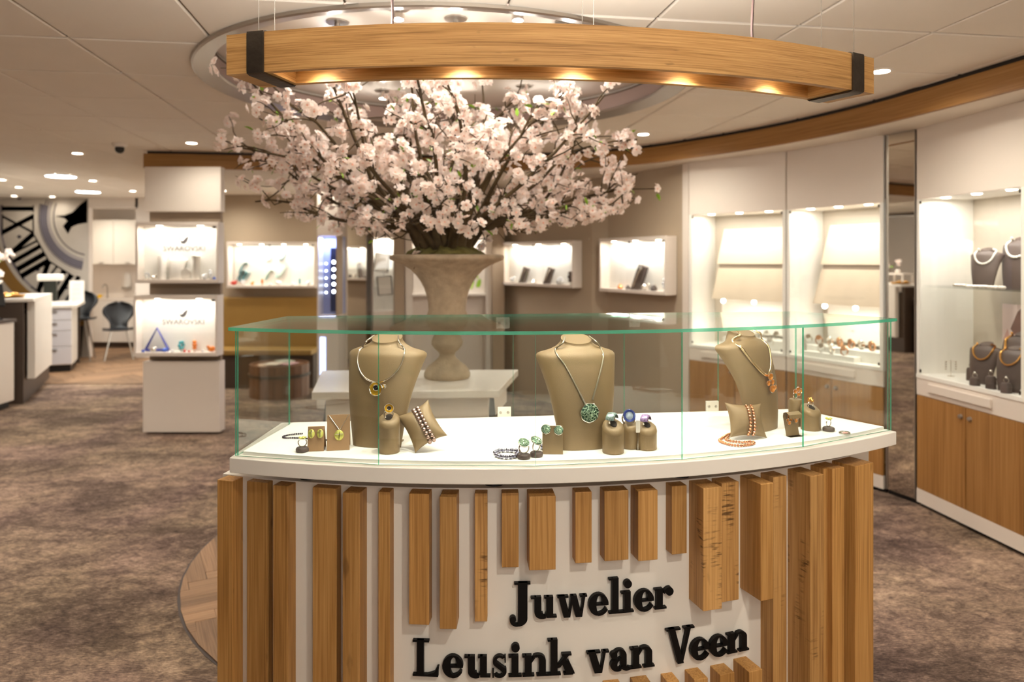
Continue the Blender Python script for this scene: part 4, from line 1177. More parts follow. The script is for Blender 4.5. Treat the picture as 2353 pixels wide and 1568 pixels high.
# ---- pillows with bead strings
def pillow_pt(u, v, a, bb, t, s):
    e = .15
    x = a * u * (1 - e * (1 - v * v)); z = bb * v * (1 - e * (1 - u * u))
    y = s * t * ((1 - u * u) ** .55) * ((1 - v * v) ** .55)
    return Vector((x, y, z))
def pillow(label, loc, R, a, bb, t_, m, pinch=None):
    t = thing('pillow', label, 'display pillow', loc, rot=R.to_euler())
    b = MB(); n = 20
    for s in (-1, 1):
        rows = []
        for i in range(n + 1):
            v = sin((-1 + 2 * i / n) * pi / 2); row = []
            for j in range(n + 1):
                u = sin((-1 + 2 * j / n) * pi / 2); p = pillow_pt(u, v, a, bb, t_, s)
                if pinch: p.y *= 1 - .35 * math.exp(-((u - pinch) / .16) ** 2)
                row.append(p)
            rows.append(row if s < 0 else list(reversed(row)))
        b.grid(rows)
    o = b.build('cushion', m, t, sharp=75)
    t.location.z += Z_DECK + .0006 - min((wmat(t) @ v.co).z for v in o.data.vertices)
    return t
def beads(parent, pts, r, m, n0='bead', seg=8, rings=6):
    mb = MB(); mb.ball((0, 0, 0), r, seg, rings); me = mb.mesh(n0, m)
    for p in pts: share(n0, me, parent, p)
M_PEARL = mat('bronze_pearl', srgb(168, 142, 132), .16, .8, var=.25, vscale=60)
M_COPPER = mat('copper_pearl', srgb(206, 142, 104), .14, .9)
M_STEELB = mat('steel_bead', srgb(158, 158, 178), .14, .95)
M_DKBEAD = mat('dark_bead', srgb(70, 60, 70), .25, .6)
# diamond pillow with the two-row pearl bracelet
uI = Vector((.87, 0, .5)).normalized(); vI = Vector((.59, 0, -.81)).normalized(); vI = (vI - uI * vI.dot(uI)).normalized()
nI = uI.cross(vI); nI.normalize()
if nI.y < 0: nI = -nI
Rm = Matrix((uI, nI, -vI)).transposed()
Rm = (Matrix.Rotation(radians(-32), 3, 'X') @ Rm)
p0 = onplane(966, 1040, Z_DECK)
pil = pillow('small bronze pillow standing on its corner with a two-row pearl bracelet', (p0.x, p0.y + .028, Z_DECK + .054), Rm, .046, .056, .024, M_VEL, pinch=.12)
br = thing('pearl_bracelet', 'two-row bracelet of bronze pearls around the small bronze pillow', 'bracelet', pil.location, rot=pil.rotation_euler)
pts = []
for u0 in (-.01, .24):
    ring = []
    for k in range(60):
        v = -1 + 2 * k / 59; q = pillow_pt(u0, .99 * v, .046, .056, .024 * (1 - .35 * math.exp(-((u0 - .12) / .16) ** 2)), -1); q.y -= .0045; ring.append(q)
    for k in range(60):
        v = 1 - 2 * k / 59; q = pillow_pt(u0, .99 * v, .046, .056, .024 * .7, 1); q.y += .0045; ring.append(q)
    pts += resample(ring, .0109)
beads(br, pts, .0056, M_PEARL)
# square pillow with copper pearls
p0 = onplane(1723, 1013, Z_DECK)
Rk = Matrix.Rotation(radians(14), 3, 'Z') @ Matrix.Rotation(radians(-24), 3, 'X') @ Matrix.Rotation(radians(4), 3, 'Y')
pk = pillow('bronze pillow with two strings of copper pearls, in front of the right bust', (p0.x, p0.y + .034, Z_DECK + .0455), Rk, .056, .048, .022, M_VEL)
ck = thing('copper_bracelet', 'two strings of copper pearls laid over the bronze pillow', 'bracelet', pk.location, rot=pk.rotation_euler)
pts = []
for u0 in (-.02, .24):
    ring = []
    for k in range(50):
        v = -1 + 2 * k / 49; q = pillow_pt(u0 + .05 * v, .985 * v, .056, .048, .022, -1); q.y -= .004; ring.append(q)
    pts += resample(ring, .0088)
beads(ck, pts, .0042, M_COPPER)
def strand(name, label, pxs, r, m, step, cat='necklace', h=0):
    pts = [onplane(x, y, Z_DECK) for x, y in pxs]; c = sum(pts, Vector()) / len(pts)
    t = thing(name, label, cat, (c.x, c.y, Z_DECK + .0003))
    P = resample(smooth_path([(p.x - c.x, p.y - c.y, r) for p in pts], 8), step); beads(t, P, r, m); return t
strand('copper_necklace', 'looped string of copper pearls lying left of the pillow', [(1683, 999), (1672, 1003), (1660, 1010), (1653, 1016), (1662, 1021), (1680, 1026), (1700, 1028), (1720, 1026), (1733, 1022), (1726, 1019), (1705, 1020), (1684, 1018), (1668, 1014), (1674, 1007)], .0039, M_COPPER, .0078)
strand('steel_bracelet', 'coiled bracelet of shiny steel-blue beads beside the green dome rings', [(1137, 1046), (1148, 1041), (1164, 1040), (1180, 1041), (1192, 1043), (1186, 1052), (1170, 1056), (1152, 1055), (1140, 1051)], .0056, M_STEELB, .0112, 'bracelet')
strand('bead_strand', 'thin string of dark beads curling behind the earring cards', [(694, 999), (680, 1000), (664, 1002), (650, 1006), (656, 1009), (675, 1009), (700, 1010), (730, 1012), (760, 1015), (790, 1018), (803, 1019)], .0024, M_DKBEAD, .0049)
p = onplane(1246, 1034, Z_DECK)
t = thing('bead', 'single dark steel bead clasp peeking out left of the dark earring card', 'bead', (p.x, p.y, Z_DECK + .0005)); MB().ball((0, 0, .0075), .0075, 12, 8).build('bead_body', M_STEELB, t); MB().lathe([(.003, 0.0), (.003, .001)], 8).build('clasp', M_SILVER, t)

# white tag on a pin beside the blue ring
p = onplane(1466, 1035, Z_DECK)
t = thing('price_tag', 'small white tag on a thin pin between the ring stands', 'tag', (p.x, p.y, Z_DECK + .0003))
MB().lathe([(.006, 0), (.006, .001), (.0008, .0015), (.0008, .05)], 10).build('pin', M_SILVER, t)
MB().box(-.0055, .0055, -.001, .001, .045, .077).build('tag_plate', M_WHITE, t, bevel=.0006)

# rolled earring holder and upright bangle roll near the right end
p = onplane(1820, 1001, Z_DECK)
t = thing('earring_holder', 'folded bronze earring holder with two orange cup earrings beside the right bust', 'display card', (p.x, p.y, Z_DECK + .0005), .35)
b = MB(); prof = [(-.020, 0.0), (-.004, .000), (.010, .052), (.008, .062), (-.002, .066), (-.014, .060), (-.016, .050)]
rows = [[Vector((x, y, z)) for y, z in prof] for x in (-.022, .022)] ; b.grid(rows)
rows2 = [[Vector((x, y + .0015, z)) for y, z in prof] for x in (.022, -.022)]; b.grid(rows2); b.build('folded_card', M_VEL, t)
for k, (x, z) in enumerate(((-.012, .046), (.012, .050))):
    e = thing('earring', 'orange cup earring on the folded bronze holder, %s one' % ('left', 'right')[k], 'earring', wmat(t) @ Vector((x, .006, z)), .35)
    for dx, dz, r in ((0, .007, .006), (-.005, -.002, .0045), (.006, -.001, .0045), (0, -.010, .0055)):
        cup('enamel_cup', e, (dx, -.006, dz), r, r * .6, M_ORANGE, M_SILVER)
p = onplane(1828, 978, Z_DECK)
t = thing('ring_roll', 'tall bronze roll behind the folded earring holder, carrying an orange cup ring', 'ring stand', (p.x, p.y, Z_DECK + .0005), .3)
b = MB(); b.lathe([(.020, 0), (.020, .072), (.017, .078), (.001, .079)], 24); b.build('roll', M_VEL, t)
u = thing('ring', 'silver ring with a cluster of orange cups on the tall roll', 'ring', (p.x, p.y, Z_DECK + .090), .3)
ring_band(u, (0, 0, 0), .0105, Matrix.Rotation(.3, 4, 'Z'), 'none')
for dx, dz, r in ((0, .018, .008), (-.010, .014, .0065), (.010, .014, .0065), (.002, .006, .007)):
    cup('enamel_cup', u, (dx, -.008, dz), r, r * .6, M_ORANGE, M_SILVER)
# ------------------------------------------------------------------ table, urn and blossom branches
TBZ = 0.89
tb = thing('display_table', 'white table with splayed dark legs under the stone urn', 'table', (-0.50, 3.72, 0), radians(3))
top = [(-.53, .30), (-.44, -.36), (.42, -.36), (.55, .28)]
b = MB(); b.prism(top, TBZ - .035, TBZ); b.build('tabletop', M_WHITE, tb, bevel=.003)
b = MB(); b.prism([(p[0] * .88, p[1] * .86) for p in top], TBZ - .17, TBZ - .035); b.build('apron', M_CREAM, tb)
M_LEG = mat('dark_grey_legs', srgb(60, 58, 62), .4, .4)
for sx, sy in ((-1, -1), (1, -1), (1, 1), (-1, 1)):
    b = MB(); b.tube([(sx * .37, sy * .24, TBZ - .05), (sx * .46, sy * .31, 0.0)], [.03, .022], 4); b.build('leg', M_LEG, tb)
for sx in (-1, 1):
    b = MB(); b.tube([(sx * .415, -.27, .45), (sx * .415, .27, .45)], .014, 6); b.build('stretcher', M_LEG, tb)

UX, UY = -0.335, 3.75
urn = thing('stone_urn', 'tall sandstone urn with a wide flared rim on the white table', 'vase', (UX, UY, TBZ))
K = .002248
prof_px = [(50, 873), (53, 869), (53, 862), (49, 853), (44, 846), (31, 836), (20, 826), (17.5, 820), (20, 814), (29, 806), (36, 796), (36, 788), (32, 778), (27, 770), (27, 765), (38, 760), (44, 752), (48.5, 742), (49, 733), (46, 726), (43, 718), (44, 700), (47, 684), (52, 668), (60, 652), (70, 638), (84, 624), (100, 614), (117, 607), (129, 602), (131.5, 597), (130, 592), (122, 590), (112, 593), (95, 600)]
prof = [(r * K, (873 - y) * K) for r, y in prof_px]
b = MB(); b.lathe(prof, 64); urn_o = b.build('urn_body', M_STONE, urn, sharp=50)
b = MB(); b.lathe([(0.001, .075), (.07, .07), (.13, .045), (.20, .012), (.245, -.012)], 40, (0, 0, (873 - 595) * K)); 
rr = random.Random(3)
for i, v in enumerate(b.v): b.v[i] = v + Vector((rr.uniform(-1, 1), rr.uniform(-1, 1), rr.uniform(-1, 1.4))) * .012
ZR = TBZ + (873 - 594) * K
bq = thing('blossom_branches', 'big arrangement of moss-grown branches with pale pink blossoms in the stone urn', 'flowers', (UX, UY, ZR))
b2_ = MB(); b2_.v = [v - Vector((0, 0, ZR - TBZ)) for v in b.v]; b2_.f = [f for f in b.f if len(f) == 4]; b2_.m = b.m[:len(b2_.f)]; b2_.sm = b.sm[:len(b2_.f)]
b2_.build('moss', mat('moss', srgb(92, 84, 36), .95, bump=1.0, bscale=60, var=.4, vscale=30), bq, sharp=0)
M_BARK = mat('mossy_bark', srgb(78, 62, 38), .9, bump=.6, bscale=90, var=.4, vscale=14)
R_ = random.Random(21)
def rv(s=1.0): return Vector((R_.gauss(0, 1), R_.gauss(0, 1), R_.gauss(0, 1))) * s
spots_ = []; twig_mb = MB()
def grow(p, d, length, r0, r1, wob, n, up=0.0):
    pts = [p.copy()]; d = d.normalized()
    for i in range(n):
        d = (d + rv(wob) + Vector((0, 0, up))).normalized()
        q = pts[-1] + d * (length / n)
        if q.z + ZR > 2.415 and (Vector((q.x + UX - RC[0], q.y + UY - RC[1])).length > 1.0 or q.z + ZR > 2.50):
            d.z = -abs(d.z) * .3; d.normalize(); q = pts[-1] + d * (length / n)
        rq = sqrt(q.x * q.x + q.y * q.y)
        if rq > .22 and q.z < .28 * rq - .02:
            d.z = abs(d.z) + .30; d.normalize(); q = pts[-1] + d * (length / n)
        pts.append(q)
    return pts, [r0 + (r1 - r0) * i / n for i in range(n + 1)]
def spots_on(pts, t0, dens):
    L = 0.0
    for a, c in zip(pts, pts[1:]):
        L += (c - a).length
    n = max(1, int(L * (1 - t0) * dens + R_.random()))
    for k in range(n):
        t = t0 + (1 - t0) * (k + R_.random()) / n; f = t * (len(pts) - 1); i = min(int(f), len(pts) - 2)
        spots_.append((pts[i].lerp(pts[i + 1], f - i), (pts[i + 1] - pts[i]).normalized()))
main_dirs = []
NB = 30
for k in range(NB):
    az = 2 * pi * (k * .618034) + R_.uniform(-.15, .15)
    el = radians((25, 34, 44, 56, 70)[k % 5] + R_.uniform(-5, 5))
    ln = {0: .86, 1: 1.06, 2: 1.04, 3: .92, 4: .80}[k % 5] * R_.uniform(.88, 1.1)
    main_dirs.append((az, el, ln))
# the long arms that give the outline: left, right, low left
main_dirs += [(radians(176), radians(34), 1.30), (radians(168), radians(26), 1.22), (radians(192), radians(30), 1.28), (radians(185), radians(26), 1.15), (radians(170), radians(20), 1.12), (radians(4), radians(28), 1.12), (radians(-6), radians(22), 1.06), (radians(8), radians(36), 1.15), (radians(215), radians(40), 1.25), (radians(-8), radians(20), .92), (radians(188), radians(18), .95), (radians(-95), radians(20), .44), (radians(-70), radians(8), .40), (radians(-120), radians(10), .42), (radians(-150), radians(14), .40), (radians(-40), radians(14), .40), (radians(-85), radians(42), .62)]
for az, el, ln in main_dirs:
    d = Vector((cos(az) * cos(el), sin(az) * cos(el), sin(el)))
    p = Vector((cos(az) * R_.uniform(.01, .09), sin(az) * R_.uniform(.01, .09), .0))
    d0 = (d + Vector((0, 0, .9))).normalized()
    q = p + d0 * .16
    pts, rad = grow(q, d, ln - .12, .0135, .0040, .13, 9)
    pts = [p, p.lerp(q, .55)] + pts; rad = [.019, .017] + rad
    b = MB(); b.tube(pts, rad, 6); b.build('branch', M_BARK, bq, sharp=0)
    spots_on(pts[6:], .2, 8)
    # side twigs
    for i in range(3, len(pts) - 1):
        for _ in range(2 if i < 9 else 1):
            if R_.random() < (.55 if i < 6 else .2): continue
            base = pts[i].lerp(pts[i + 1], R_.random()); dd = (pts[i + 1] - pts[i]).normalized()
            side = (dd + rv(.75)).normalized()
            tl_ = R_.uniform(.14, .34) * (1.15 - .04 * i)
            tp, tr_ = grow(base, side, tl_, .0046, .0016, .20, 5, -.02)
            twig_mb.tube(tp, tr_, 4); spots_on(tp, .4, 10)
            if R_.random() < .6:
                s2, r2 = grow(tp[3], (side + rv(.8)).normalized(), tl_ * .55, .0026, .0012, .22, 4)
                twig_mb.tube(s2, r2, 4); spots_on(s2, .35, 10)
o = twig_mb.build('twigs', M_BARK, bq, sharp=0); o['kind'] = 'stuff'
# thick gnarled stump pieces in the middle
for k in range(9):
    a = 2 * pi * k / 9 + .4; p = Vector((.07 * cos(a), .07 * sin(a), -.01)); d = Vector((.55 * cos(a), .55 * sin(a), 1))
    pts, rad = grow(p, d, R_.uniform(.34, .55), .034, .014, .16, 7); b = MB(); b.tube(pts, rad, 8); b.build('branch', M_BARK, bq, sharp=0)

M_PETAL = mat('pink_petal', srgb(255, 243, 235), .6, var=.03, vscale=30)
_nt = M_PETAL.node_tree; _tr = _nt.nodes.new('ShaderNodeBsdfTranslucent'); _tr.inputs[0].default_value = srgb(255, 236, 226)
_mx = _nt.nodes.new('ShaderNodeMixShader'); _mx.inputs[0].default_value = 0.4
_nt.links.new(_nt.nodes['Principled BSDF'].outputs[0], _mx.inputs[1]); _nt.links.new(_tr.outputs[0], _mx.inputs[2]); _nt.links.new(_mx.outputs[0], _nt.nodes['Material Output'].inputs['Surface'])
M_HEART = mat('pink_heart', srgb(243, 186, 164), .6)
M_GREEN = mat('fresh_leaf', srgb(132, 172, 48), .5, var=.25, vscale=40)
def flower_mb(b, M, r, seed):
    q = random.Random(seed)
    for lay, (sc, tilt, off) in enumerate(((1.0, .25, 0.0), (.72, .75, .6))):
        for k in range(5):
            a = 2 * pi * k / 5 + off + q.uniform(-.1, .1); T = M @ Matrix.Rotation(a, 4, 'Z') @ Matrix.Rotation(-tilt - q.uniform(-.15, .15), 4, 'Y'); s = r * sc
            v = [(0, 0, 0), (s * .45, -s * .38, s * .05), (s * .9, -s * .34, s * .02), (s * 1.0, 0, -s * .06), (s * .9, s * .34, s * .02), (s * .45, s * .38, s * .05), (s * .55, 0, -s * .06)]
            b.add([T @ Vector(p) for p in v], ((0, 1, 6), (1, 2, 6), (2, 3, 6), (3, 4, 6), (4, 5, 6), (5, 0, 6)), 0, True)
    v = [(r * .22 * cos(2 * pi * k / 5), r * .22 * sin(2 * pi * k / 5), r * .12) for k in range(5)] + [(0, 0, r * .26)]
    b.add([M @ Vector(p) for p in v], [(k, (k + 1) % 5, 5) for k in range(5)], 1, True)
FL = []
for s in range(5):
    b = MB(); flower_mb(b, Matrix.Identity(4), .0265, s); FL.append(b.mesh('flower', [M_PETAL, M_HEART], sharp=0))
flowers = []
for p, d in spots_:
    for _ in range(R_.choice((2, 3, 3, 4, 5))):
        out = (rv(1) + Vector((p.x, p.y, p.z * .3)).normalized() * .5 + Vector((0, -.5, 0))).normalized()
        rp = p.length
        if p.z < .24 * sqrt(p.x * p.x + p.y * p.y) - .06: continue
        if rp < .62 and R_.random() < .62 * (1.15 - rp): continue
        flowers.append((p + out * R_.uniform(.014, .046) , out, R_.uniform(.8, 1.12)))
R_.shuffle(flowers)
cam_l = Vector((0, 0, EYE)) - Vector((UX, UY, ZR))
flowers.sort(key=lambda f: (f[0] - cam_l).length + R_.random() * .25)
rest = MB(); nfl = 0
for i, (p, out, sc) in enumerate(flowers):
    if (p + Vector((UX, UY, ZR))).z > 2.43 and False: continue
    qt = out.to_track_quat('Z', 'Y')
    if i < 292:
        o = share('flower', FL[i % 5], bq, p, qt.to_euler(), (sc, sc, sc))
    else:
        M = Matrix.Translation(p) @ qt.to_matrix().to_4x4() @ Matrix.Rotation(R_.random() * 6, 4, 'Z'); flower_mb(rest, M, .0265 * sc, i)
o = rest.build('blossoms', [M_PETAL, M_HEART], bq, sharp=0); o['kind'] = 'stuff'
b = MB(); s = .021
b.add([(0, 0, 0), (s * .7, -s * .42, s * .1), (s * 1.5, -s * .34, s * .05), (s * 2.2, 0, -s * .2), (s * 1.5, s * .34, s * .05), (s * .7, s * .42, s * .1), (s * 1.1, 0, -s * .08)], ((0, 1, 6), (1, 2, 6), (2, 3, 6), (3, 4, 6), (4, 5, 6), (5, 0, 6)), 0, True)
LEAF = b.mesh('leaf', M_GREEN, sharp=0)
for p, d in R_.sample(spots_, min(280, len(spots_))):
    out = (d + rv(.8)).normalized(); sc = R_.uniform(.6, 1.15)
    share('leaf', LEAF, bq, p + out * R_.uniform(.01, .045), (R_.uniform(-.6, .6), -math.asin(max(-1, min(1, out.z))), atan2(out.y, out.x)), (sc, sc, sc))
print('flowers', len(flowers))
# ------------------------------------------------------------------ white wall cabinets on the right
def frame_of(A, B):
    A = Vector((A[0], A[1], 0)); B = Vector((B[0], B[1], 0)); d = B - A
    return A, d.length, atan2(d.y, d.x)
def uat(t, px, w):
    """distance along a unit's front for picture column px at depth w behind the front"""
    M = wmat(t); o = M @ Vector((0, w, 0)); d = (M @ Vector((1, w, 0))) - o
    k = (px - PX0) / FPX
    return (k * o.y - o.x) / (d.x - k * d.y)
ZT, ZB_, ZW, ZP = 1.868, .805, .680, .108
DEP = .36
def cabinet(A, B, label, slanted):
    o, L, rz = frame_of(A, B)
    t = thing('wall_cabinet', label, 'cabinet', o, rz); e = .012
    MB().box(0, L, 0, .02, ZT, ZS).build('upper_panel', M_CREAM, t, bevel=.002)
    for x in (e, L - e):
        MB().box(x - e, x + e, .0, DEP, ZB_, ZT).build('side_panel', M_CASEIN, t)
    MB().box(0, L, DEP, DEP + .02, ZB_, ZT).build('back_panel', mat('grey_back', srgb(196, 186, 170), .5), t)
    MB().box(0, L, .02, DEP, ZT, ZT + .02).build('case_ceiling', M_CASEIN, t)
    MB().box(0, L, -.004, DEP, ZB_ - .022, ZB_).build('case_floor', M_CASEIN, t)
    b = MB(); b.box(.004, L - .004, .004, .010, ZB_ + .006, ZT - .006); g = b.build('glass_door', M_GLASSTHIN, t)
    for x in (.02, L - .02):
        for z in (ZB_ + .02, ZT - .02):
            MB().box(x - .018, x + .018, .001, .004, z - .009, z + .009).build('clip', M_IRON, g)
    MB().box(0, L, 0, .02, ZW, ZB_ - .022).build('apron', M_CREAM, t)
    MB().box(L * .14, L * .74, -.014, 0, ZW + .03, ZB_ - .045).build('drawer_front', M_CREAM, t, bevel=.003)
    for k in (0, 1):
        d = MB().box(L * k / 2 + .003, L * (k + 1) / 2 - .003, 0, .02, ZP, ZW - .004).build('door', M_OAKDOOR, t, bevel=.0015)
        x = L / 2 + (-.035 if k == 0 else .035)
        MB().lathe([(.014, 0.0), (.011, .012), (.001, .014)], 14, M=Matrix.Translation((x, -.0, ZW - .06)) @ Matrix.Rotation(pi / 2, 4, 'X')).build('knob', M_STEEL, d)
    MB().box(0, L, 0, .02, .024, ZP).build('plinth', M_CREAM, t)
    MB().box(0, L, .03, .05, 0.0, .026).build('kick', M_BLACK, t)
    for f in (.2, .5, .8):
        b = MB(); b.lathe([(0, ZT - .004), (.024, ZT - .004), (.026, ZT)], 16, (L * f, .07, 0)); b.build('spotlight', M_LAMP, t)
    area('case_light', t.matrix_basis @ Vector((0, 0, 0)) if False else wmat(t) @ Vector((L / 2, .12, ZT - .012)), P_CASE, L * .85, .12, NEUT, rot=(0, 0, rz), parent=t)
    if slanted:
        x0, x1 = L * .15, L - .03
        for z0, z1, y0, y1 in ((1.465, 1.755, .22, .30), (1.18, 1.43, .14, .21)):
            b = MB(); b.add([(x0, y0, z0), (x1, y0, z0), (x1, y1, z1), (x0 + .02, y1, z1), (x0, y0 + .012, z0), (x1, y0 + .012, z0), (x1, y1 + .012, z1), (x0 + .02, y1 + .012, z1)], ((0, 1, 2, 3), (7, 6, 5, 4), (0, 4, 5, 1), (1, 5, 6, 2), (2, 6, 7, 3), (3, 7, 4, 0)))
            b.build('slanted_board', M_BEIGE, t)
        MB().box(x0 + .02, x1, .225, .235, 1.42, 1.475).build('dark_rail', mat('grey_rail', srgb(150, 136, 122), .5), t)
        MB().box(x0, x1, .30, .31, .9, 1.3).build('inner_back', M_CASEIN, t)
        for f in (.15, .55, .95):
            b = MB(); b.ball((x0 + (x1 - x0) * f, .15, 1.165), .018, 10, 6); b.build('spotlight', M_LAMP, t)
        area('low_light', wmat(t) @ Vector(((x0 + x1) / 2, .14, 1.15)), P_CASE * .35, L * .5, .05, NEUT, rot=(0, 0, rz), parent=t)
    return t, L
cA_, LA = cabinet((1.455, 5.965), (2.02, 5.36), 'left of the two white cabinets with slanted boards, beside the taupe wall', True)
cB_, LB = cabinet((2.025, 5.352), (2.385, 4.665), 'right of the two white cabinets with slanted boards, beside the tall mirror', True)
cC_, LC = cabinet((2.472, 4.435), (2.572, 3.640), 'white cabinet with oak doors and pearl busts, at the right picture edge', False)
MB().box(.02, LC - .02, .03, DEP, 1.335, 1.343).build('glass_shelf', [M_GLASS], cC_)
o, L, rz = frame_of((2.578, 3.600), (2.66, 2.75))
t = thing('wall_cabinet', 'plain white tall panel cut off by the right picture edge', 'cabinet', o, rz)
MB().box(0, L, 0, .03, .03, ZS).build('tall_panel', M_CREAM, t, bevel=.002); MB().box(0, L, .03, .05, 0, .03).build('kick', M_BLACK, t)
o, L, rz = frame_of((2.392, 4.650), (2.466, 4.445))
t = thing('tall_mirror', 'narrow full-height mirror between two white cabinets', 'mirror', o, rz)
MB().box(.004, L - .004, .012, .02, .03, ZS - .004).build('mirror_glass', M_MIRROR, t)
for x0, x1 in ((0, .006), (L - .006, L)): MB().box(x0, x1, .004, .03, .03, ZS - .002).build('frame', M_STEEL, t)
MB().box(0, L, .03, .05, 0, .03).build('kick', M_BLACK, t)
# end strip left of cabinet A
o, L, rz = frame_of((1.418, 6.04), (1.45, 5.972))
t = thing('end_panel', 'narrow white end strip at the left end of the cabinet row', 'panel', o, rz); MB().box(0, L, 0, .03, .03, ZS).build('strip', M_CREAM, t); MB().box(0, L, .005, .028, 0, .03).build('kick', M_BLACK, t)

# busts and jewels in the right cabinet
BUSTDK = bust_mesh().mesh('bust_body', M_VELDK, sharp=50)
cp_ = over([(-.046, .277, .020), (-.060, .264, None), (-.064, .240, None), (-.052, .205, None), (-.030, .180, None), (.0, .170, None), (.030, .180, None), (.052, .205, None), (.064, .240, None), (.060, .264, None), (.046, .277, .020)], .006)
b = MB()
for q in resample(smooth_path(cp_, 6), .0145): b.ball(q, .0078, 7, 5)
PEARLN = b.mesh('pearls', mat('white_pearl', srgb(244, 238, 228), .2, .25))
b = MB(); b.tube(smooth_path(cp_, 5), .0062, 7); COLLN = b.mesh('collar', M_GOLD)
def put(t, px, w, z): return wmat(t) @ Vector((uat(t, px, w), w, z))
def mini_bust(t, px, w, z, sc, turn, lab, kind):
    p = put(t, px, w, z + .0005); rz = t.rotation_euler.z + turn
    a = thing('necklace_bust', lab, 'display bust', p, rz); a.scale = (sc,) * 3; share('bust_body', BUSTDK, a, (0, 0, 0)); KIDS[a.name] = children(a)
    MB().box(-.05, .05, 0, .04, 0, .004).build('foot_board', M_VELDK, a)
    n = thing('necklace', lab.replace('dark bust', 'necklace on the dark bust'), 'necklace', p, rz); n.scale = (sc,) * 3
    share('pearls' if kind == 'p' else 'collar', PEARLN if kind == 'p' else COLLN, n, (0, 0, 0))
mini_bust(cC_, 2262, .15, 1.343, .78, .5, 'dark bust with white pearls, left on the glass shelf', 'p')
mini_bust(cC_, 2340, .26, 1.343, 1.0, .3, 'dark bust with white pearls, tallest on the glass shelf', 'p')
mini_bust(cC_, 2258, .12, ZB_, .80, .4, 'dark bust with a gold collar, left on the cabinet floor', 'g')
mini_bust(cC_, 2338, .21, ZB_, 1.05, .2, 'dark bust with a gold collar, at the back by the photo card', 'g')
mini_bust(cC_, 2322, .08, ZB_, .82, .3, 'dark bust with a gold collar, front right on the cabinet floor', 'g')
p = put(cC_, 2332, .335, ZB_); t = thing('photo_card', 'pale photo card of a woman in pearls behind the dark busts', 'picture', p, cC_.rotation_euler.z)
MB().box(-.09, .09, 0, .008, .001, .44).build('card_panel', mat('pale_photo', srgb(226, 206, 200), .4), t)
b = MB(); b.add([(-.03, -.0015, .30), (.0, -.0015, .27), (.06, -.0015, .28), (.088, -.0015, .33), (.088, -.0015, .42), (.05, -.0015, .425), (.02, -.0015, .40)], [tuple(range(7))]); b.build('dark_hair', mat('print_brown', srgb(118, 84, 74), .5), t)
b = MB(); b.add([(-.085, -.0015, .05), (-.03, -.0015, .05), (-.02, -.0015, .22), (-.05, -.0015, .30), (-.08, -.0015, .24)], [tuple(range(5))]); b.build('shoulder', mat('print_skin', srgb(206, 160, 148), .5), t)
# bracelets, rings and small stands
def bracelet_on(t, px, w, z, r, lab, m, stand=False, turn=0.0):
    p = put(t, px, w, z); a = thing('bracelet', lab, 'bracelet', (p.x, p.y, z + .001), t.rotation_euler.z + turn)
    b = MB()
    for k in range(18):
        an = 2 * pi * k / 18; b.ball((r * cos(an), r * .55 * sin(an), .008), .0085, 7, 5)
    b.build('stones', m, a)
bracelet_on(cC_, 2206, .10, 1.343, .038, 'sparkling bracelet at the left end of the glass shelf', M_SILVER)
bracelet_on(cC_, 2245, .05, 1.343, .05, 'string of white pearls lying in front of the left shelf bust', MATS['white_pearl'], turn=.4)
bracelet_on(cC_, 2290, .05, 1.343, .045, 'bright pearl bracelet between the two shelf busts', MATS['white_pearl'])
def dark_ring_stand(t, px, w, z, h, lab):
    p = put(t, px, w, z); a = thing('ring_stand', lab, 'ring stand', (p.x, p.y, z + .001), t.rotation_euler.z)
    MB().lathe([(.026, 0), (.026, h), (.020, h + .012), (.001, h + .014)], 18).build('stand_body', M_VELDK, a)
    u = thing('ring', lab.replace('dark ring stand', 'silver ring on the dark ring stand'), 'ring', (p.x, p.y, z + h + .026), t.rotation_euler.z)
    ring_band(u, (0, 0, 0), .0125, Matrix.Rotation(.4, 4, 'Z'), 'pearl')
for px, w, h, lab in ((2240, .03, .03, 'low dark ring stand in front of the left floor bust'), (2277, .04, .055, 'dark ring stand right of the left floor bust'), (2232, .14, .06, 'dark ring stand at the left end of the cabinet floor'), (2312, .02, .04, 'dark ring stand in the front right corner of the cabinet floor')):
    dark_ring_stand(cC_, px, w, ZB_, h, lab)
p = put(cC_, 2185, .12, ZB_); a = thing('crystal_earrings', 'airy crystal earring tree near the left cabinet wall', 'earrings', (p.x, p.y, ZB_ + .001))
b = MB(); b.tube([(0, 0, 0), (0, 0, .10)], .002, 6); b.tube([(-.03, 0, .09), (.03, 0, .09)], .002, 6); b.lathe([(.02, 0), (.02, .003), (.001, .004)], 12); b.build('stem', M_SILVER, a)
b = MB()
for k in range(8): b.ball((-.03 + .06 * (k % 2), 0, .085 - .014 * (k // 2)), .006, 6, 4)
b.build('drops', M_SILVER, a)
# watches on white steps in the two slanted cabinets
def watch_mesh(m_band, m_face):
    b = MB(); n = 22; rows = []
    for y in (-.009, .009):
        rows.append([Vector((.026 * cos(t), y, .030 + .030 * sin(t))) for t in [2 * pi * k / n for k in range(n)]])
    b.grid(rows, wrap=True); rows = [[p * 1 + Vector((-.003 * cos(t), 0, -.003 * sin(t))) for p, t in zip(r, [2 * pi * k / n for k in range(n)])] for r in reversed(rows)]; b.grid(rows, wrap=True)
    M = Matrix.Translation((0, -.012, .052)) @ Matrix.Rotation(radians(62), 4, 'X')
    c = MB(); c.lathe([(.001, -.004), (.019, -.004), (.020, .002), (.017, .005)], 22, M=M)
    d = MB(); d.lathe([(.001, .0045), (.0165, .0045), (.0168, .003)], 22, M=M, smooth=False)
    return b.mesh('strap', m_band), c.mesh('watch_case', m_band), d.mesh('dial', m_face)
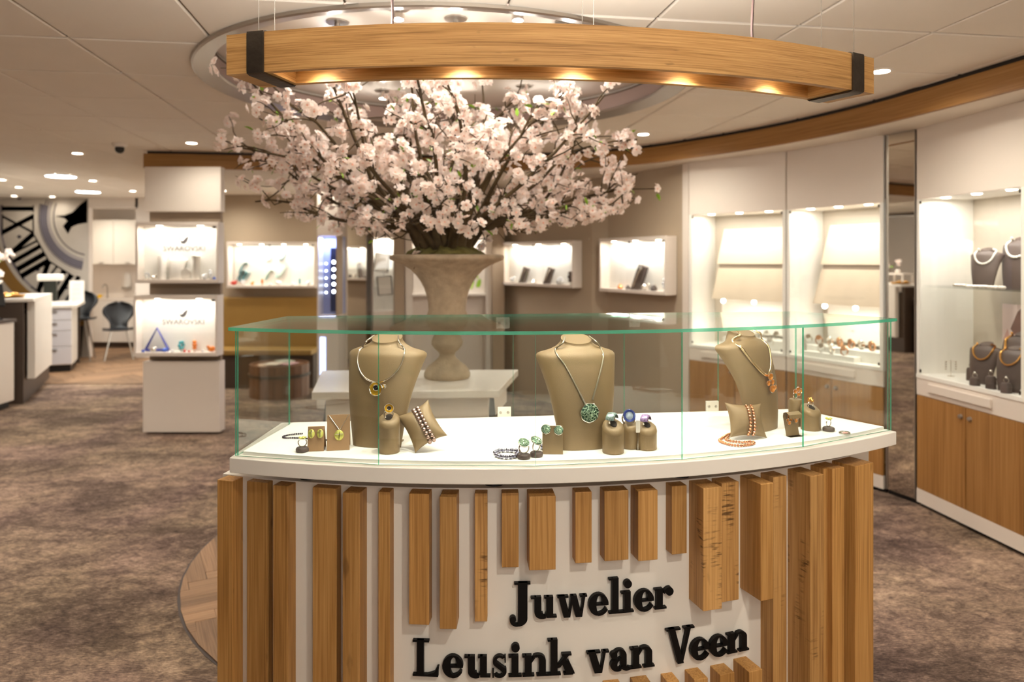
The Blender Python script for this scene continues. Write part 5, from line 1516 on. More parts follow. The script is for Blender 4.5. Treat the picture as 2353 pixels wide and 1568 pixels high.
WS = watch_mesh(M_SILVER, M_WHITE); WG = watch_mesh(mat('rose_gold', srgb(214, 158, 118), .2, 1.0), M_WHITE); WD = watch_mesh(M_SILVER, mat('dark_dial', srgb(40, 44, 58), .3))
def watch(t, px, w, z, kind, lab):
    p = put(t, px, w, z); a = thing('watch', lab, 'watch', (p.x, p.y, z + .0005), t.rotation_euler.z + random.uniform(-.5, .5), 'wristwatches in the slanted-board cabinets')
    for me in kind: share(me.name.split('.')[0], me, a, (0, 0, 0))
for t, L, nm, x0, x1 in ((cA_, LA, 'left', .30, .92), (cB_, LB, 'right', .12, .95)):
    for k, (a, c, w0, w1, h) in enumerate(((x0, x1, .10, .26, .075), (x0 + .03, x1 - .25, .03, .097, .035))):
        s = thing('display_step', ('taller back' if k == 0 else 'low front') + ' white display step in the %s slanted-board cabinet' % nm, 'display block', wmat(t) @ Vector((L * a, w0, ZB_ + .0003)), t.rotation_euler.z)
        MB().box(0, L * (c - a), 0, w1 - w0, 0, h).build('block', M_CASEIN, s, bevel=.002)
WL = [(cB_, 1858, .16, 'back row, left end'), (cB_, 1882, .17, 'back row, second'), (cB_, 1908, .16, 'back row, third'), (cB_, 1930, .18, 'back row, middle'), (cB_, 1956, .16, 'back row, fifth'), (cB_, 1980, .17, 'back row, sixth'), (cB_, 2004, .16, 'back row, right end'), (cA_, 1742, .17, 'back row, left'), (cA_, 1762, .18, 'back row, middle'), (cA_, 1784, .16, 'back row, right')]
for i, (t, px, w, nm) in enumerate(WL):
    k = (WS, WG, WS, WG, WG, WS, WG, WS, WD, WS)[i]; c = {id(WS): 'silver', id(WG): 'rose gold', id(WD): 'dark-dialled silver'}[id(k)]
    watch(t, px, w, ZB_ + .0755, k, '%s wristwatch in the %s slanted-board cabinet, %s' % (c, 'right' if t is cB_ else 'left', nm))
for i, (t, px, w, nm) in enumerate(((cB_, 1888, .06, 'front, left'), (cB_, 1912, .06, 'front, middle'), (cB_, 1940, .06, 'front, right'), (cA_, 1770, .06, 'front, alone'))):
    k = (WS, WD, WG, WS)[i]; c = {id(WS): 'silver', id(WG): 'rose gold', id(WD): 'dark-dialled silver'}[id(k)]
    watch(t, px, w, ZB_ + .0355, k, '%s wristwatch in the %s slanted-board cabinet, %s' % (c, 'right' if t is cB_ else 'left', nm))

# ------------------------------------------------------------------ lit showcases on the walls
def showcase(A, B, z0, z1, dep, label, doors=2, light=P_BOX, spots_n=2, prot=0.0):
    o, L, rz = frame_of(A, B); t = thing('wall_showcase', label, 'showcase', o, rz); f = .03
    # local y: 0 = front face, dep = back, against the wall
    MB().box(0, L, 0, dep, z1 - f, z1).build('top_board', M_CREAM, t, bevel=.002)
    MB().box(0, L, 0, dep, z0, z0 + f).build('bottom_board', M_CREAM, t, bevel=.002)
    for x in (0, L - f * .6): MB().box(x, x + f * .6, 0.001, dep, z0 + f, z1 - f).build('side_board', M_CREAM, t)
    MB().box(f * .6, L - f * .6, dep - .012, dep - .001, z0 + f, z1 - f).build('back_board', M_CASEIN, t)
    for k in range(doors):
        a = f * .6 + (L - 1.2 * f) * k / doors + .002; c = f * .6 + (L - 1.2 * f) * (k + 1) / doors - .002
        g = MB().box(a, c, .006, .011, z0 + f + .003, z1 - f - .003).build('glass_door', M_GLASSTHIN, t)
        MB().box(c - .03, c, .002, .006, z1 - f - .022, z1 - f - .004).build('clip', M_IRON, g)
    for k in range(spots_n):
        b = MB(); b.lathe([(0, -.004), (.022, -.004), (.024, 0)], 14, (L * (k + .5) / spots_n, .06, z1 - f)); b.build('spotlight', M_LAMP, t)
    area('case_light', wmat(t) @ Vector((L / 2, dep * .30, z1 - f - .01)), light, L * .8, dep * .3, NEUT, rot=(0, 0, rz), parent=t)
    t['L'] = L
    return t
def swan(M, s, parent, m):
    b = MB(); up = [(-.2, 0), (-.34, .25), (-.42, .55), (-.40, .85), (-.25, 1.0), (-.08, .98), (-.02, .88)]; w = [.05, .07, .07, .07, .08, .07, .02]
    l = [(x - q, y) for (x, y), q in zip(up, w)]; r = [(x + q, y) for (x, y), q in zip(up, w)]
    for k in range(len(up) - 1): b.add([M @ Vector((p[0] * s, 0, p[1] * s)) for p in (l[k], r[k], r[k + 1], l[k + 1])], ((0, 1, 2, 3),))
    b.add([M @ Vector((p[0] * s, 0, p[1] * s)) for p in ((-.28, -.08), (.05, -.18), (.32, .0), (.5, .36), (.58, .78), (.36, .58), (.16, .44), (-.02, .2), (-.2, .12))], [tuple(range(9))])
    return b.build('swan_emblem', m, parent)
def lettering(txt, M, width, parent, m, bold=0.0):
    c = bpy.data.curves.new('lettering', 'FONT'); c.body = txt; c.align_x = 'CENTER'; c.size = 1.0; c.offset = bold; c.resolution_u = 3
    tmp = bpy.data.objects.new('tmp', c); COL.objects.link(tmp); bpy.context.view_layer.update()
    me = bpy.data.meshes.new_from_object(tmp.evaluated_get(bpy.context.evaluated_depsgraph_get())); bpy.data.objects.remove(tmp)
    xs = [v.co.x for v in me.vertices]; s = width / (max(xs) - min(xs))
    for v in me.vertices: v.co = M @ Vector((v.co.x * s, 0, v.co.y * s))
    me.materials.clear(); me.materials.append(m); o = bpy.data.objects.new('lettering', me); COL.objects.link(o); o.parent = parent
    return o
M_PRINT = mat('grey_print', srgb(112, 102, 92), .5)
M_PRINTDK = mat('dark_print', srgb(70, 64, 62), .5)

# white display column with two protruding showcases
col = thing('display_column', 'white and taupe display column standing left of the counter', 'column', (-2.83, 6.45, 0))
X0, X1 = -.335, .322
MB().box(X0, X1, -.20, -.11, 1.915, ZS).build('upper_panel', M_CREAM, col, bevel=.002)
MB().box(X0, X1, -.225, -.11, .02, .625).build('lower_panel', M_CREAM, col, bevel=.002)
MB().box(X0 + .02, X1 - .02, -.15, -.11, 0.0, 2.2).build('core', mat('taupe_board', srgb(140, 122, 104), .7), col)
sc1 = showcase((-3.20, 6.165), (-2.495, 6.165), 1.300, 1.820, .125, 'upper lit showcase on the white display column', 1, P_BOX * .75)
sc2 = showcase((-3.21, 6.155), (-2.500, 6.155), .680, 1.198, .135, 'lower lit showcase on the white display column', 1, P_BOX * .75)
for t, zt, dz in ((sc1, 1.575, .175), (sc2, .94, .16)):
    L = t['L']; yb = (.125 if t is sc1 else .135) - .0135; Mx = Matrix.Translation((L * .52, yb, zt))
    lettering('SWAROVSKI', Mx, .36, t, M_PRINT)
    swan(Matrix.Translation((L * .51, yb, zt + .075)), .085, t, M_PRINTDK)
def item(t, fx, w, z, name, label, cat, group=None, turn=0.0):
    p = wmat(t) @ Vector((t['L'] * fx, w, z)); return thing(name, label, cat, p, t.rotation_euler.z + turn, group)
zf = 1.3305
a = item(sc1, .27, .075, zf, 'display_block', 'plain white tall display block, left in the upper column showcase', 'display block'); MB().lathe([(.035, 0), (.034, .19), (.030, .2), (.001, .2)], 20).build('block', M_WHITE, a)
a = item(sc1, .45, .075, zf, 'white_bust', 'white necklace bust in front of the lettering of the upper column showcase', 'display bust'); a.scale = (.72,) * 3; share('bust_body', bust_mesh().mesh('bust_body', M_WHITE, sharp=50), a, (0, 0, 0)); MB().box(-.05, .05, 0, .04, 0, .004).build('foot_board', M_WHITE, a)
a = item(sc1, .57, .06, zf, 'disc_stand', 'white disc stand right of the white bust in the column', 'display block'); MB().lathe([(.001, -.006), (.046, -.006), (.046, .006), (.001, .006)], 24, M=Matrix.Translation((0, 0, .047)) @ Matrix.Rotation(pi / 2, 4, 'X')).build('disc', M_WHITE, a); MB().box(-.015, .015, -.01, .01, 0, .006).build('foot', M_WHITE, a)
a = item(sc1, .69, .075, zf, 'white_pedestal', 'narrow white pedestal at the right of the upper column showcase', 'display block'); MB().lathe([(.030, 0), (.028, .17), (.036, .19), (.036, .2), (.001, .2)], 18).build('block', M_WHITE, a)
def sparkle(t, spec, z, where):
    """small crystal pieces: (fx, w, size, colour, kind)"""
    for i, (fx, w, s, m, kind, lab) in enumerate(spec):
        a = item(t, fx, w, z, kind, lab + ', ' + where, 'figurine', None, i * .7)
        if kind == 'crystal_bird':
            b = MB(); b.ball((0, 0, s), s, 9, 6, sc=(1.35, .8, .9)); b.ball((s * 1.1, 0, s * 1.7), s * .5, 8, 5); b.add([(-s * 1.0, 0, s), (-s * 2.0, s * .3, s * 1.5), (-s * 2.0, -s * .3, s * 1.5)], ((0, 1, 2),)); b.build('body', m, a)
            b = MB(); b.lathe([(s * .4, 0), (s * .35, s * .3)], 8); b.build('foot', M_SILVER, a)
        elif kind == 'crystal_flower':
            b = MB()
            for k in range(6): b.ball((s * .8 * cos(k * 1.05), 0, s * 1.6 + s * .8 * sin(k * 1.05)), s * .45, 7, 5)
            b.build('petals', m, a); MB().lathe([(s * .5, 0), (s * .12, s * .2), (s * .12, s * 1.6)], 8).build('stem', M_SILVER, a)
        else:
            b = MB(); b.lathe([(s * .7, 0), (s, s * .5), (s * .5, s * 1.3), (0.001, s * 1.6)], 7, smooth=False); b.build('facets', m, a)
M_CRY = mat('clear_crystal', srgb(236, 238, 240), .08, .4); M_BLUE = mat('blue_crystal', srgb(70, 100, 190), .15, .2); M_ORC = mat('orange_crystal', srgb(226, 130, 50), .2, .1); M_TEAL = mat('teal_crystal', srgb(70, 160, 170), .2, .1); M_REDC = mat('red_crystal', srgb(196, 60, 50), .25)
sparkle(sc1, [(.10, .06, .022, M_CRY, 'crystal_flower', 'pale crystal flower'), (.19, .04, .018, M_SILVER, 'crystal_bird', 'silver bird'), (.80, .05, .024, M_CRY, 'crystal_bird', 'large clear crystal bird'), (.86, .08, .03, M_CRY, 'crystal_flower', 'clear crystal flower'), (.93, .04, .016, M_BLUE, 'crystal_stone', 'small blue crystal')], zf, 'upper column showcase')
zf = .7105
a = item(sc2, .22, .09, zf, 'blue_triangle', 'open blue triangle frame in the lower column showcase', 'ornament')
b = MB(); b.tube([(-.10, 0, .012), (0, 0, .20), (.10, 0, .012)], .012, 4); b.tube([(-.10, 0, .012), (.10, 0, .012)], .012, 4); b.build('frame', mat('blue_frame', srgb(70, 74, 150), .4), a)
sparkle(sc2, [(.20, .05, .022, M_SILVER, 'crystal_bird', 'silver bird inside the blue triangle'), (.34, .05, .018, M_BLUE, 'crystal_bird', 'blue bird right of the triangle'), (.52, .08, .034, M_TEAL, 'crystal_flower', 'tall teal crystal flower'), (.68, .08, .036, M_ORC, 'crystal_flower', 'tall orange and white crystal flower'), (.58, .05, .014, M_REDC, 'crystal_stone', 'small red crystal'), (.90, .06, .026, M_ORC, 'crystal_bird', 'orange crystal bird'), (.80, .05, .014, M_CRY, 'crystal_stone', 'clear crystal left of the orange bird'), (.44, .04, .014, M_CRY, 'crystal_stone', 'clear crystal in the middle front'), (.08, .05, .014, M_BLUE, 'crystal_stone', 'tiny blue crystal at the left end'), (.64, .04, .012, M_REDC, 'crystal_stone', 'tiny red crystal in the front')], zf, 'lower column showcase')

# back left: long showcase, bench, drum
sc3 = showcase((-3.43, 8.72), (-2.36, 8.72), 1.160, 1.715, .19, 'long lit showcase with a teal picture above the tan bench', 2, P_BOX * 1.5, 4)
zf = 1.1905
p = item(sc3, .34, .165, zf + .001, 'teal_picture', 'white picture with teal swirls inside the long showcase', 'picture'); MB().box(-.33, .33, 0, .008, 0, .43).build('picture_panel', M_WHITE, p)
rr = random.Random(4)
for k in range(9):
    x = rr.uniform(-.28, .26); z = rr.uniform(.12, .38); a0 = rr.uniform(0, 6); pts = [(x + .07 * i * cos(a0 + i * .5) * .45, -.0035, max(.03, min(.41, z + .05 * i * sin(a0 + i * .8) * .6))) for i in range(6)]
    b = MB(); b.tube([Vector((max(-.31, min(.31, q[0])), q[1], q[2])) for q in smooth_path(pts, 3)], [.034 * (1 - 1.4 * abs(i / 15 - .5)) for i in range(16)], 6, flat=.06); b.build('swirl', M_TEAL if k < 6 else mat('pale_teal', srgb(170, 214, 206), .5), p)
sparkle(sc3, [(.06, .06, .028, M_REDC, 'crystal_bird', 'red bird'), (.16, .07, .024, M_CRY, 'crystal_flower', 'clear flower'), (.27, .06, .022, M_ORC, 'crystal_bird', 'orange bird'), (.38, .07, .028, M_ORC, 'crystal_flower', 'orange flower'), (.47, .06, .024, M_CRY, 'crystal_stone', 'clear crystal'), (.57, .06, .026, M_CRY, 'crystal_bird', 'clear bird'), (.72, .07, .024, M_CRY, 'crystal_stone', 'clear crystal stone'), (.80, .08, .03, M_TEAL, 'crystal_flower', 'green flower'), (.90, .06, .026, M_CRY, 'crystal_bird', 'clear crystal bird')], zf, 'long showcase above the bench')
bench = thing('bench', 'tan upholstered wall bench with a tall padded back', 'bench', (-3.15, 8.62, 0))
M_TAN = mat('tan_leather', srgb(158, 122, 58), .55, bump=.2, bscale=120, var=.06, vscale=3)
MB().box(-.95, .83, .17, .29, .44, 1.045).build('backrest', M_TAN, bench, bevel=.02)
MB().box(-.95, .83, -.22, .17, .39, .455).build('seat', M_TAN, bench, bevel=.015)
MB().box(-.95, .83, -.15, .25, .0, .39).build('base', M_DKBROWN, bench)
drum = thing('drum_table', 'round brown wooden drum table with magazines on it', 'table', (-2.58, 8.06, 0))
M_DRUM = wood('drum_wood', srgb(78, 48, 30), srgb(112, 74, 48), srgb(134, 92, 62), 'Z', rnd=.05)
for k in range(20):
    a = 2 * pi * k / 20; b = MB(); b.prism([(.32 * cos(a - .152), .32 * sin(a - .152)), (.32 * cos(a + .152), .32 * sin(a + .152)), (.29 * cos(a + .152), .29 * sin(a + .152)), (.29 * cos(a - .152), .29 * sin(a - .152))], 0, .35); b.build('stave', M_DRUM, drum)
MB().lathe([(.289, .30), (.289, .335), (.001, .335)], 40).build('top', M_DRUM, drum); MB().lathe([(.332, .22), (.332, .25), (.321, .25), (.321, .22)], 40).build('hoop', M_IRON, drum)
for k, (x, y, rz, c, nm) in enumerate(((-.13, -.08, .4, (226, 196, 170), 'cream-covered magazine at the left on the drum table'), (.10, -.02, -.3, (214, 170, 176), 'pink-covered magazine on the right of the drum table'), (.02, .12, .8, (190, 196, 180), 'grey-green magazine at the back of the drum table'), (-.02, -.16, -.1, (238, 224, 206), 'open white magazine at the front of the drum table'))):
    m = thing('magazine', nm, 'magazine', (-2.58 + x, 8.06 + y, .336 + .009 * k), rz); MB().box(-.075, .075, -.10, .10, 0, .008).build('cover', mat('cover_%d' % k, srgb(*c), .4), m); MB().box(-.072, .074, -.098, .098, .0015, .0065).build('pages', M_WHITE, m)

# lit pillar with an LED row and its reflection as small glowing dots
pil_ = thing('lit_pillar', 'pale pillar with a cold blue lit niche and rows of round lights', 'pillar', (-1.855, 7.50, 0))
MB().box(-.105, .105, -.20, .25, 0, .94).build('lower_body', M_CREAM, pil_); MB().box(-.105, .105, -.20, .25, 1.74, ZS - .002).build('upper_body', M_CREAM, pil_)
MB().box(-.105, .105, .0, .25, .94, 1.74).build('niche_back', mat('niche_blue', srgb(170, 178, 214), .3), pil_)
MB().box(-.105, -.093, -.20, 0, .94, 1.74).build('niche_side', M_WHITE, pil_)
MB().box(.085, .105, -.20, 0, .94, 1.74).build('niche_side', M_TAUPE, pil_)
d = MB().box(.005, .075, -.10, -.02, .97, 1.62).build('screen_column', mat('dark_screen', srgb(60, 66, 96), .15), pil_)
for k in range(5):
    b = MB(); b.lathe([(0.001, .006), (.015, .004), (.017, 0)], 18, M=Matrix.Translation((.038, -.10, 1.475 - .075 * k)) @ Matrix.Rotation(pi / 2, 4, 'X')); b.build('led', M_LED, d)
    b = MB(); b.lathe([(0.001, .005), (.008, .004), (.009, 0)], 14, M=Matrix.Translation((-.065, .0, 1.46 - .075 * k)) @ Matrix.Rotation(pi / 2, 4, 'X')); b.build('led', M_LED, pil_)  # smaller glowing dots stand for the reflection of the LED row
MB().box(-.075, -.02, -.204, -.2, .12, .72).build('led_strip', mat('blue_led_panel', (1, 1, 1, 1), .4, emit=(.35, .45, 1, 1), estr=1.6), pil_)
area('niche_light', (-1.87, 7.40, 1.72), 1.0, .15, .12, (.45, .55, 1.0), rot=(0, 0, 0), parent=pil_)

# centre back: mirror, tall glass cabinet, niche with a green picture
def wall_pt(px, off=0.0):
    k = (px - PX0) / FPX; y = (8.25 + .025 - off) / (1 - .25 * k); return (k * y, y)
def strip(px0, px1, off0, off1, z0, z1, name, m, parent, lab=None, **kw):
    a, c = wall_pt(px0, off1), wall_pt(px1, off1); d, e = wall_pt(px1, off0), wall_pt(px0, off0)
    b = MB(); b.prism([a, c, d, e], z0, z1); return b.build(name, m, parent, w=True, **kw)
x, y = wall_pt(826, .10); mir = thing('wall_mirror', 'tall mirror beside the lit pillar, reflecting the blossoms', 'mirror', (x, y, 0), 0)
o, L, rz = frame_of(wall_pt(798, .18), wall_pt(853, .06)); mir.location = o; mir.rotation_euler = (0, 0, rz)
MB().box(0, L, 0, .012, .03, 2.285).build('mirror_glass', M_MIRROR, mir)
for x0, x1 in ((-.02, 0), (L, L + .02)): MB().box(x0, x1, -.004, .016, 0.0, 2.29).build('frame', M_CREAM, mir)
gc = thing('glass_cabinet', 'narrow lit glass cabinet with hanging framed cards and an oak drawer', 'cabinet', wall_pt(880, .05) + (0,))
strip(857, 905, .02, .14, 1.735, ZS - .002, 'upper_panel', M_CREAM, gc); strip(857, 905, .012, .022, .95, 1.735, 'back_panel', M_CASEIN, gc); strip(857, 859, .022, .14, .95, 1.735, 'side_panel', M_CASEIN, gc); strip(903, 905, .022, .14, .95, 1.735, 'side_panel', M_CASEIN, gc)
strip(857, 905, .022, .14, .93, .95, 'case_floor', M_WHITE, gc); strip(857, 905, .02, .14, .0, .78, 'lower_door', M_OAKDOOR, gc); strip(857, 905, .02, .135, .78, .93, 'apron', M_CREAM, gc); strip(859, 903, .132, .136, .955, 1.73, 'glass_door', M_GLASSTHIN, gc)
q = wall_pt(880, .08); area('case_light', (q[0], q[1], 1.725), 1.0, .16, .06, NEUT, rot=(0, 0, .24), parent=gc)
for k, (px, z, s) in enumerate(((877, 1.47, 0), (884, 1.22, 1))):
    q = wall_pt(px, .07); f = thing('framed_card', ('upper' if k == 0 else 'lower') + ' dark-edged white card hanging in the narrow glass cabinet', 'card', (q[0], q[1], z), .25, rot=(0, .12 - .2 * k, .25))
    MB().box(-.07, .07, -.004, .004, -.095, .095).build('card_face', M_WHITE, f); b = MB(); b.tube([(-.075, -.004, -.1), (.075, -.004, -.1), (.075, -.004, .1), (-.075, -.004, .1)], .007, 4, closed=True); b.tube([(0, 0, .1), (0, .0, .27 if k == 0 else .14)], .002, 4); b.build('edge', M_IRON, f)
nu = thing('niche_cabinet', 'white niche cabinet with a green picture behind the urn', 'cabinet', wall_pt(1030, .05) + (0,))
strip(932, 1130, .02, .12, 1.78, ZS - .002, 'upper_panel', M_CREAM, nu); strip(932, 948, .02, .12, .0, 1.78, 'side_panel', M_WHITE, nu); strip(1116, 1130, .02, .12, 0, 1.78, 'side_panel', M_WHITE, nu)
strip(948, 1116, .012, .022, .0, 1.78, 'back_panel', M_CREAM, nu); strip(944, 1120, .022, .13, 1.10, 1.125, 'shelf', M_WHITE, nu)
q = wall_pt(1032, .09); area('case_light', (q[0], q[1], 1.765), 2.2, .6, .05, NEUT, rot=(0, 0, .24), parent=nu)
q0, q1 = wall_pt(950, .04), wall_pt(1114, .04); o, L, rz = frame_of(q0, q1); gp = thing('green_picture', 'bright picture of green leaves behind the stone urn', 'picture', (o.x, o.y, 1.1255), rz)
MB().box(0, L, 0, .01, 0, .44).build('picture_panel', M_WHITE, gp); rr = random.Random(8)
for k in range(26):
    x = rr.uniform(.06, L - .06); z = rr.uniform(.04, .38); a = rr.uniform(-.6, .6); b = MB(); b.ball((x, -.001, z), .05, 8, 5, sc=(.35, .03, 1.0), M=Matrix.Rotation(a, 4, 'Y')); 
    b.v = [Vector((max(.005, min(L - .005, v.x)), v.y, max(.005, min(.435, v.z)))) for v in b.v]; b.build('green_leaf', mat('print_green', srgb(150, 200, 60), .5) if k % 3 else mat('print_green_pale', srgb(196, 222, 130), .5), gp)
for a, c, nm in ((906, 930, 'taupe pilaster between the glass cabinet and the niche'), (1131, 1159, 'beige pilaster right of the urn')):
    x, y = wall_pt((a + c) / 2, .05); pz = thing('pilaster', nm, 'pilaster', (x, y, 0)); strip(a, c, .012, .17, 0, ZS - .002, 'shaft', M_TAUPE if a < 1000 else mat('beige_shaft', srgb(184, 164, 140), .7), pz); strip(a, c, .17, .18, 0, .08, 'foot', M_CREAM, pz)
# two showcases on the folded taupe wall
def off_line(A, B, s0, s1, d):
    A = Vector(A); B = Vector(B); e = (B - A).normalized(); n = Vector((e.y, -e.x)); return tuple(A + (B - A) * s0 + n * d), tuple(A + (B - A) * s1 + n * d)
A, B = off_line((.93, 7.02), (1.405, 6.12), .03, .985, .128); sc4 = showcase(A, B, 1.200, 1.700, .12, 'lit showcase with a dark necklace stand, on the right fold of the taupe wall', 2, P_BOX, 3)
A, B = off_line((-.05, 8.22), (.74, 7.16), .02, .95, .128); sc5 = showcase(A, B, 1.220, 1.690, .12, 'lit showcase with pale stands, on the left fold of the taupe wall', 2, P_BOX * 1.2, 3)
def necklace_ramp(t, fx, z, s, lab, m):
    a = item(t, fx, .055, z, 'necklace_ramp', lab, 'display stand', None, .25)
    b = MB(); b.add([(-.05 * s, -.025, 0), (.04 * s, -.025, 0), (.12 * s, -.02, .20 * s), (.04 * s, -.02, .23 * s), (-.05 * s, .025, 0), (.04 * s, .025, 0), (.12 * s, .022, .20 * s), (.04 * s, .022, .23 * s)], ((0, 1, 2, 3), (7, 6, 5, 4), (0, 4, 5, 1), (1, 5, 6, 2), (2, 6, 7, 3), (3, 7, 4, 0))); b.build('ramp', m, a)
    b = MB(); b.tube([(-.01 * s, -.03, .03), (.04 * s, -.028, .14 * s), (.085 * s, -.027, .2 * s)], .006, 6); b.build('necklace_row', M_SILVER, a)
necklace_ramp(sc4, .52, 1.2305, 1.0, 'dark slanted necklace stand in the right fold showcase', M_VELDK); necklace_ramp(sc5, .28, 1.2505, .75, 'grey slanted stand, left in the left fold showcase', M_VELDK); necklace_ramp(sc5, .62, 1.2505, .75, 'grey slanted stand, middle of the left fold showcase', M_VELDK)
sparkle(sc4, [(.28, .05, .03, M_ORC, 'crystal_stone', 'orange-brown stone'), (.40, .05, .026, M_VELDK, 'crystal_stone', 'dark ring cushion'), (.66, .05, .03, M_SILVER, 'crystal_bird', 'silver piece'), (.78, .05, .034, M_VELDK, 'crystal_stone', 'dark cushion right of the stand'), (.93, .05, .04, M_CRY, 'crystal_flower', 'clear piece at the right end')], 1.2305, 'right fold showcase')
sparkle(sc5, [(.14, .05, .03, M_CRY, 'crystal_bird', 'pale piece at the left end'), (.46, .05, .03, M_SILVER, 'crystal_stone', 'silver piece between the stands'), (.80, .05, .05, M_CRY, 'crystal_stone', 'large white block'), (.93, .05, .05, M_VELDK, 'crystal_flower', 'grey flower-shaped stand at the right end')], 1.2505, 'left fold showcase')
# ------------------------------------------------------------------ far left: mural, kitchenette, desk, counters
MS = 11.1 / FPX
mur = thing('clock_mural', 'large wall mural of an old clock face with roman numerals', 'mural', (-8.0, 11.085, 0))
def mw(px, py, y=0.0): return Vector(((px - PX0) * MS + 8.0, y, EYE - (py - PYH) * MS))
b = MB(); b.box(-1.4, 1.53, .0, .012, .02, 2.44); b.build('panel', mat('mural_ground', srgb(176, 166, 154), .6, var=.06, vscale=3), mur)
M_INK = mat('mural_ink', srgb(52, 46, 58), .6); M_INK2 = mat('mural_grey', srgb(128, 120, 124), .6); M_RIMG = mat('mural_gold', srgb(132, 96, 40), .5)
MC0 = (212, 500); XLIM = 202.0
def arcstrip(r0, r1, a0, a1, m, name, dy, n=40):
    b = MB(); pts = []
    for k in range(n + 1):
        a = radians(a0 + (a1 - a0) * k / n); pts.append((a, ))
    for k in range(n):
        q = []
        for a, r in ((pts[k][0], r0), (pts[k + 1][0], r0), (pts[k + 1][0], r1), (pts[k][0], r1)):
            x, y = MC0[0] + r * cos(a), MC0[1] + r * sin(a); q.append((x, y))
        if max(p[0] for p in q) > XLIM or min(p[0] for p in q) < -40 or min(p[1] for p in q) < 458: continue
        b.add([mw(p[0], p[1], dy) for p in q], ((3, 2, 1, 0),))
    return b.build(name, m, mur)
arcstrip(0, 86, 60, 330, mat('mural_inner', srgb(150, 148, 156), .6), 'inner_disc', -.0008)
for r0, r1, m in ((86, 88.5, M_INK), (97, 100, M_INK2), (102, 120, mat('mural_band', srgb(112, 106, 114), .6)), (104, 106, M_INK), (110, 112, M_INK), (116, 118.5, M_INK), (121, 123, M_INK)):
    arcstrip(r0, r1, 60, 330, m, 'dial_ring', -.0012 if m is not M_INK else -.0016)
arcstrip(208, 213, 90, 260, M_INK2, 'outer_ring', -.0010); arcstrip(222, 250, 90, 260, M_RIMG, 'gold_rim', -.0014); arcstrip(250, 420, 90, 260, mat('mural_dark', srgb(40, 34, 30), .7), 'dark_surround', -.0010)
def nbar(ang, r0, r1, o0, o1, w, name='numeral'):
    """bar of a roman numeral in polar position: radial from r0 to r1, tangential offsets o0 -> o1"""
    a = radians(ang); er = Vector((cos(a), sin(a))); et = Vector((-sin(a), cos(a))); c = Vector(MC0)
    q = [c + er * r0 + et * (o0 - w), c + er * r0 + et * (o0 + w), c + er * r1 + et * (o1 + w), c + er * r1 + et * (o1 - w)]
    if max(p.x for p in q) > XLIM or min(p.x for p in q) < -30: return
    b = MB(); b.add([mw(p.x, p.y, -.0018) for p in q], ((0, 1, 2, 3),)); b.add([mw(p.x, p.y, -.0018) for p in q], ((3, 2, 1, 0),)); b.build(name, M_INK, mur)
def nser(ang, r, o0, o1): nbar(ang, r - 1.6, r + 1.6, (o0 + o1) / 2, (o0 + o1) / 2, abs(o1 - o0) / 2, 'serif')
# nine: X and I ; eight: V and III ; seven: V and II
nbar(180, 135, 204, -34, 2, 3); nbar(180, 135, 204, 2, -34, 6); nser(180, 134, -40, 8); nser(180, 205, -42, 8); nbar(180, 135, 204, 20, 20, 5); nser(180, 134, 12, 28); nser(180, 205, 12, 28)
for o in (-36, -18): nbar(150, 136, 206, o, o, 6)
nser(150, 135, -46, 40); nser(150, 207, -46, 44); nbar(150, 136, 206, 2, 2, 5); nbar(150, 136, 206, 34, 20, 6); nbar(150, 136, 206, 16, 20, 2.5)
for o in (-30, -12): nbar(122, 138, 208, o, o, 6)
nser(122, 137, -38, 34); nser(122, 209, -38, 34); nbar(122, 138, 208, 30, 14, 6); nbar(122, 138, 208, 8, 14, 2.5)
nbar(106, 138, 208, -8, -8, 5)
for ang in (165, 136, 195, 110):
    a = radians(ang); c = Vector(MC0) + Vector((cos(a), sin(a))) * 172
    b = MB(); b.add([mw(c.x + dx, c.y + dy, -.0018) for dx, dy in ((-6, 0), (0, 5), (6, 0), (0, -5))], ((0, 1, 2, 3),)); b.build('diamond', M_INK, mur)
# ornate hand
b = MB(); hand = [(128, 497), (150, 495), (168, 488), (186, 470), (202, 458), (202, 512), (180, 516), (166, 522), (158, 538), (146, 520), (156, 508), (150, 502)]
b.add([mw(x, y, -.0022) for x, y in hand], [tuple(range(len(hand)))]); b.add([mw(x, y, -.0022) for x, y in hand], [tuple(reversed(range(len(hand))))]); b.build('clock_hand', M_INK, mur)

# kitchenette
kc = thing('wall_cupboard', 'white wall cupboard above the kitchenette counter', 'cupboard', (-6.8, 12.40, 0))
MB().box(-.45, .45, 0, .29, 1.42, 2.18).build('carcass', M_WHITE, kc)
for k in range(2):
    d = MB().box(-.45 + .45 * k + .003, .45 * k - .003, -.02, 0, 1.422, 2.178).build('door', M_WHITE, kc, bevel=.003); MB().box(-.24 + .45 * k, -.16 + .45 * k, -.035, -.02, 1.44, 1.452).build('handle', M_STEEL, d)
kb = thing('base_cabinet', 'white kitchenette base cabinet with a thin worktop', 'cabinet', (-6.7, 12.30, 0))
MB().box(-.7, .75, 0, .38, .10, .80).build('carcass', M_WHITE, kb); MB().box(-.72, .77, -.02, .395, .80, .835).build('worktop', M_CREAM, kb); MB().box(-.7, .75, .05, .38, 0, .10).build('plinth', M_DKBROWN, kb)
for k in range(3): MB().box(-.7 + .483 * k + .003, -.7 + .483 * (k + 1) - .003, -.018, 0, .105, .795).build('door', M_WHITE, kb, bevel=.002)
t = thing('soap_dispenser', 'white wall dispenser above the kitchenette worktop', 'dispenser', (-6.72, 12.66, 1.02)); MB().lathe([(.05, 0), (.07, .05), (.06, .22), (.03, .25), (.001, .26)], 16).build('body', M_WHITE, t); MB().box(-.06, .06, -.06, .04, -.03, .0).build('lever', M_STEEL, t)
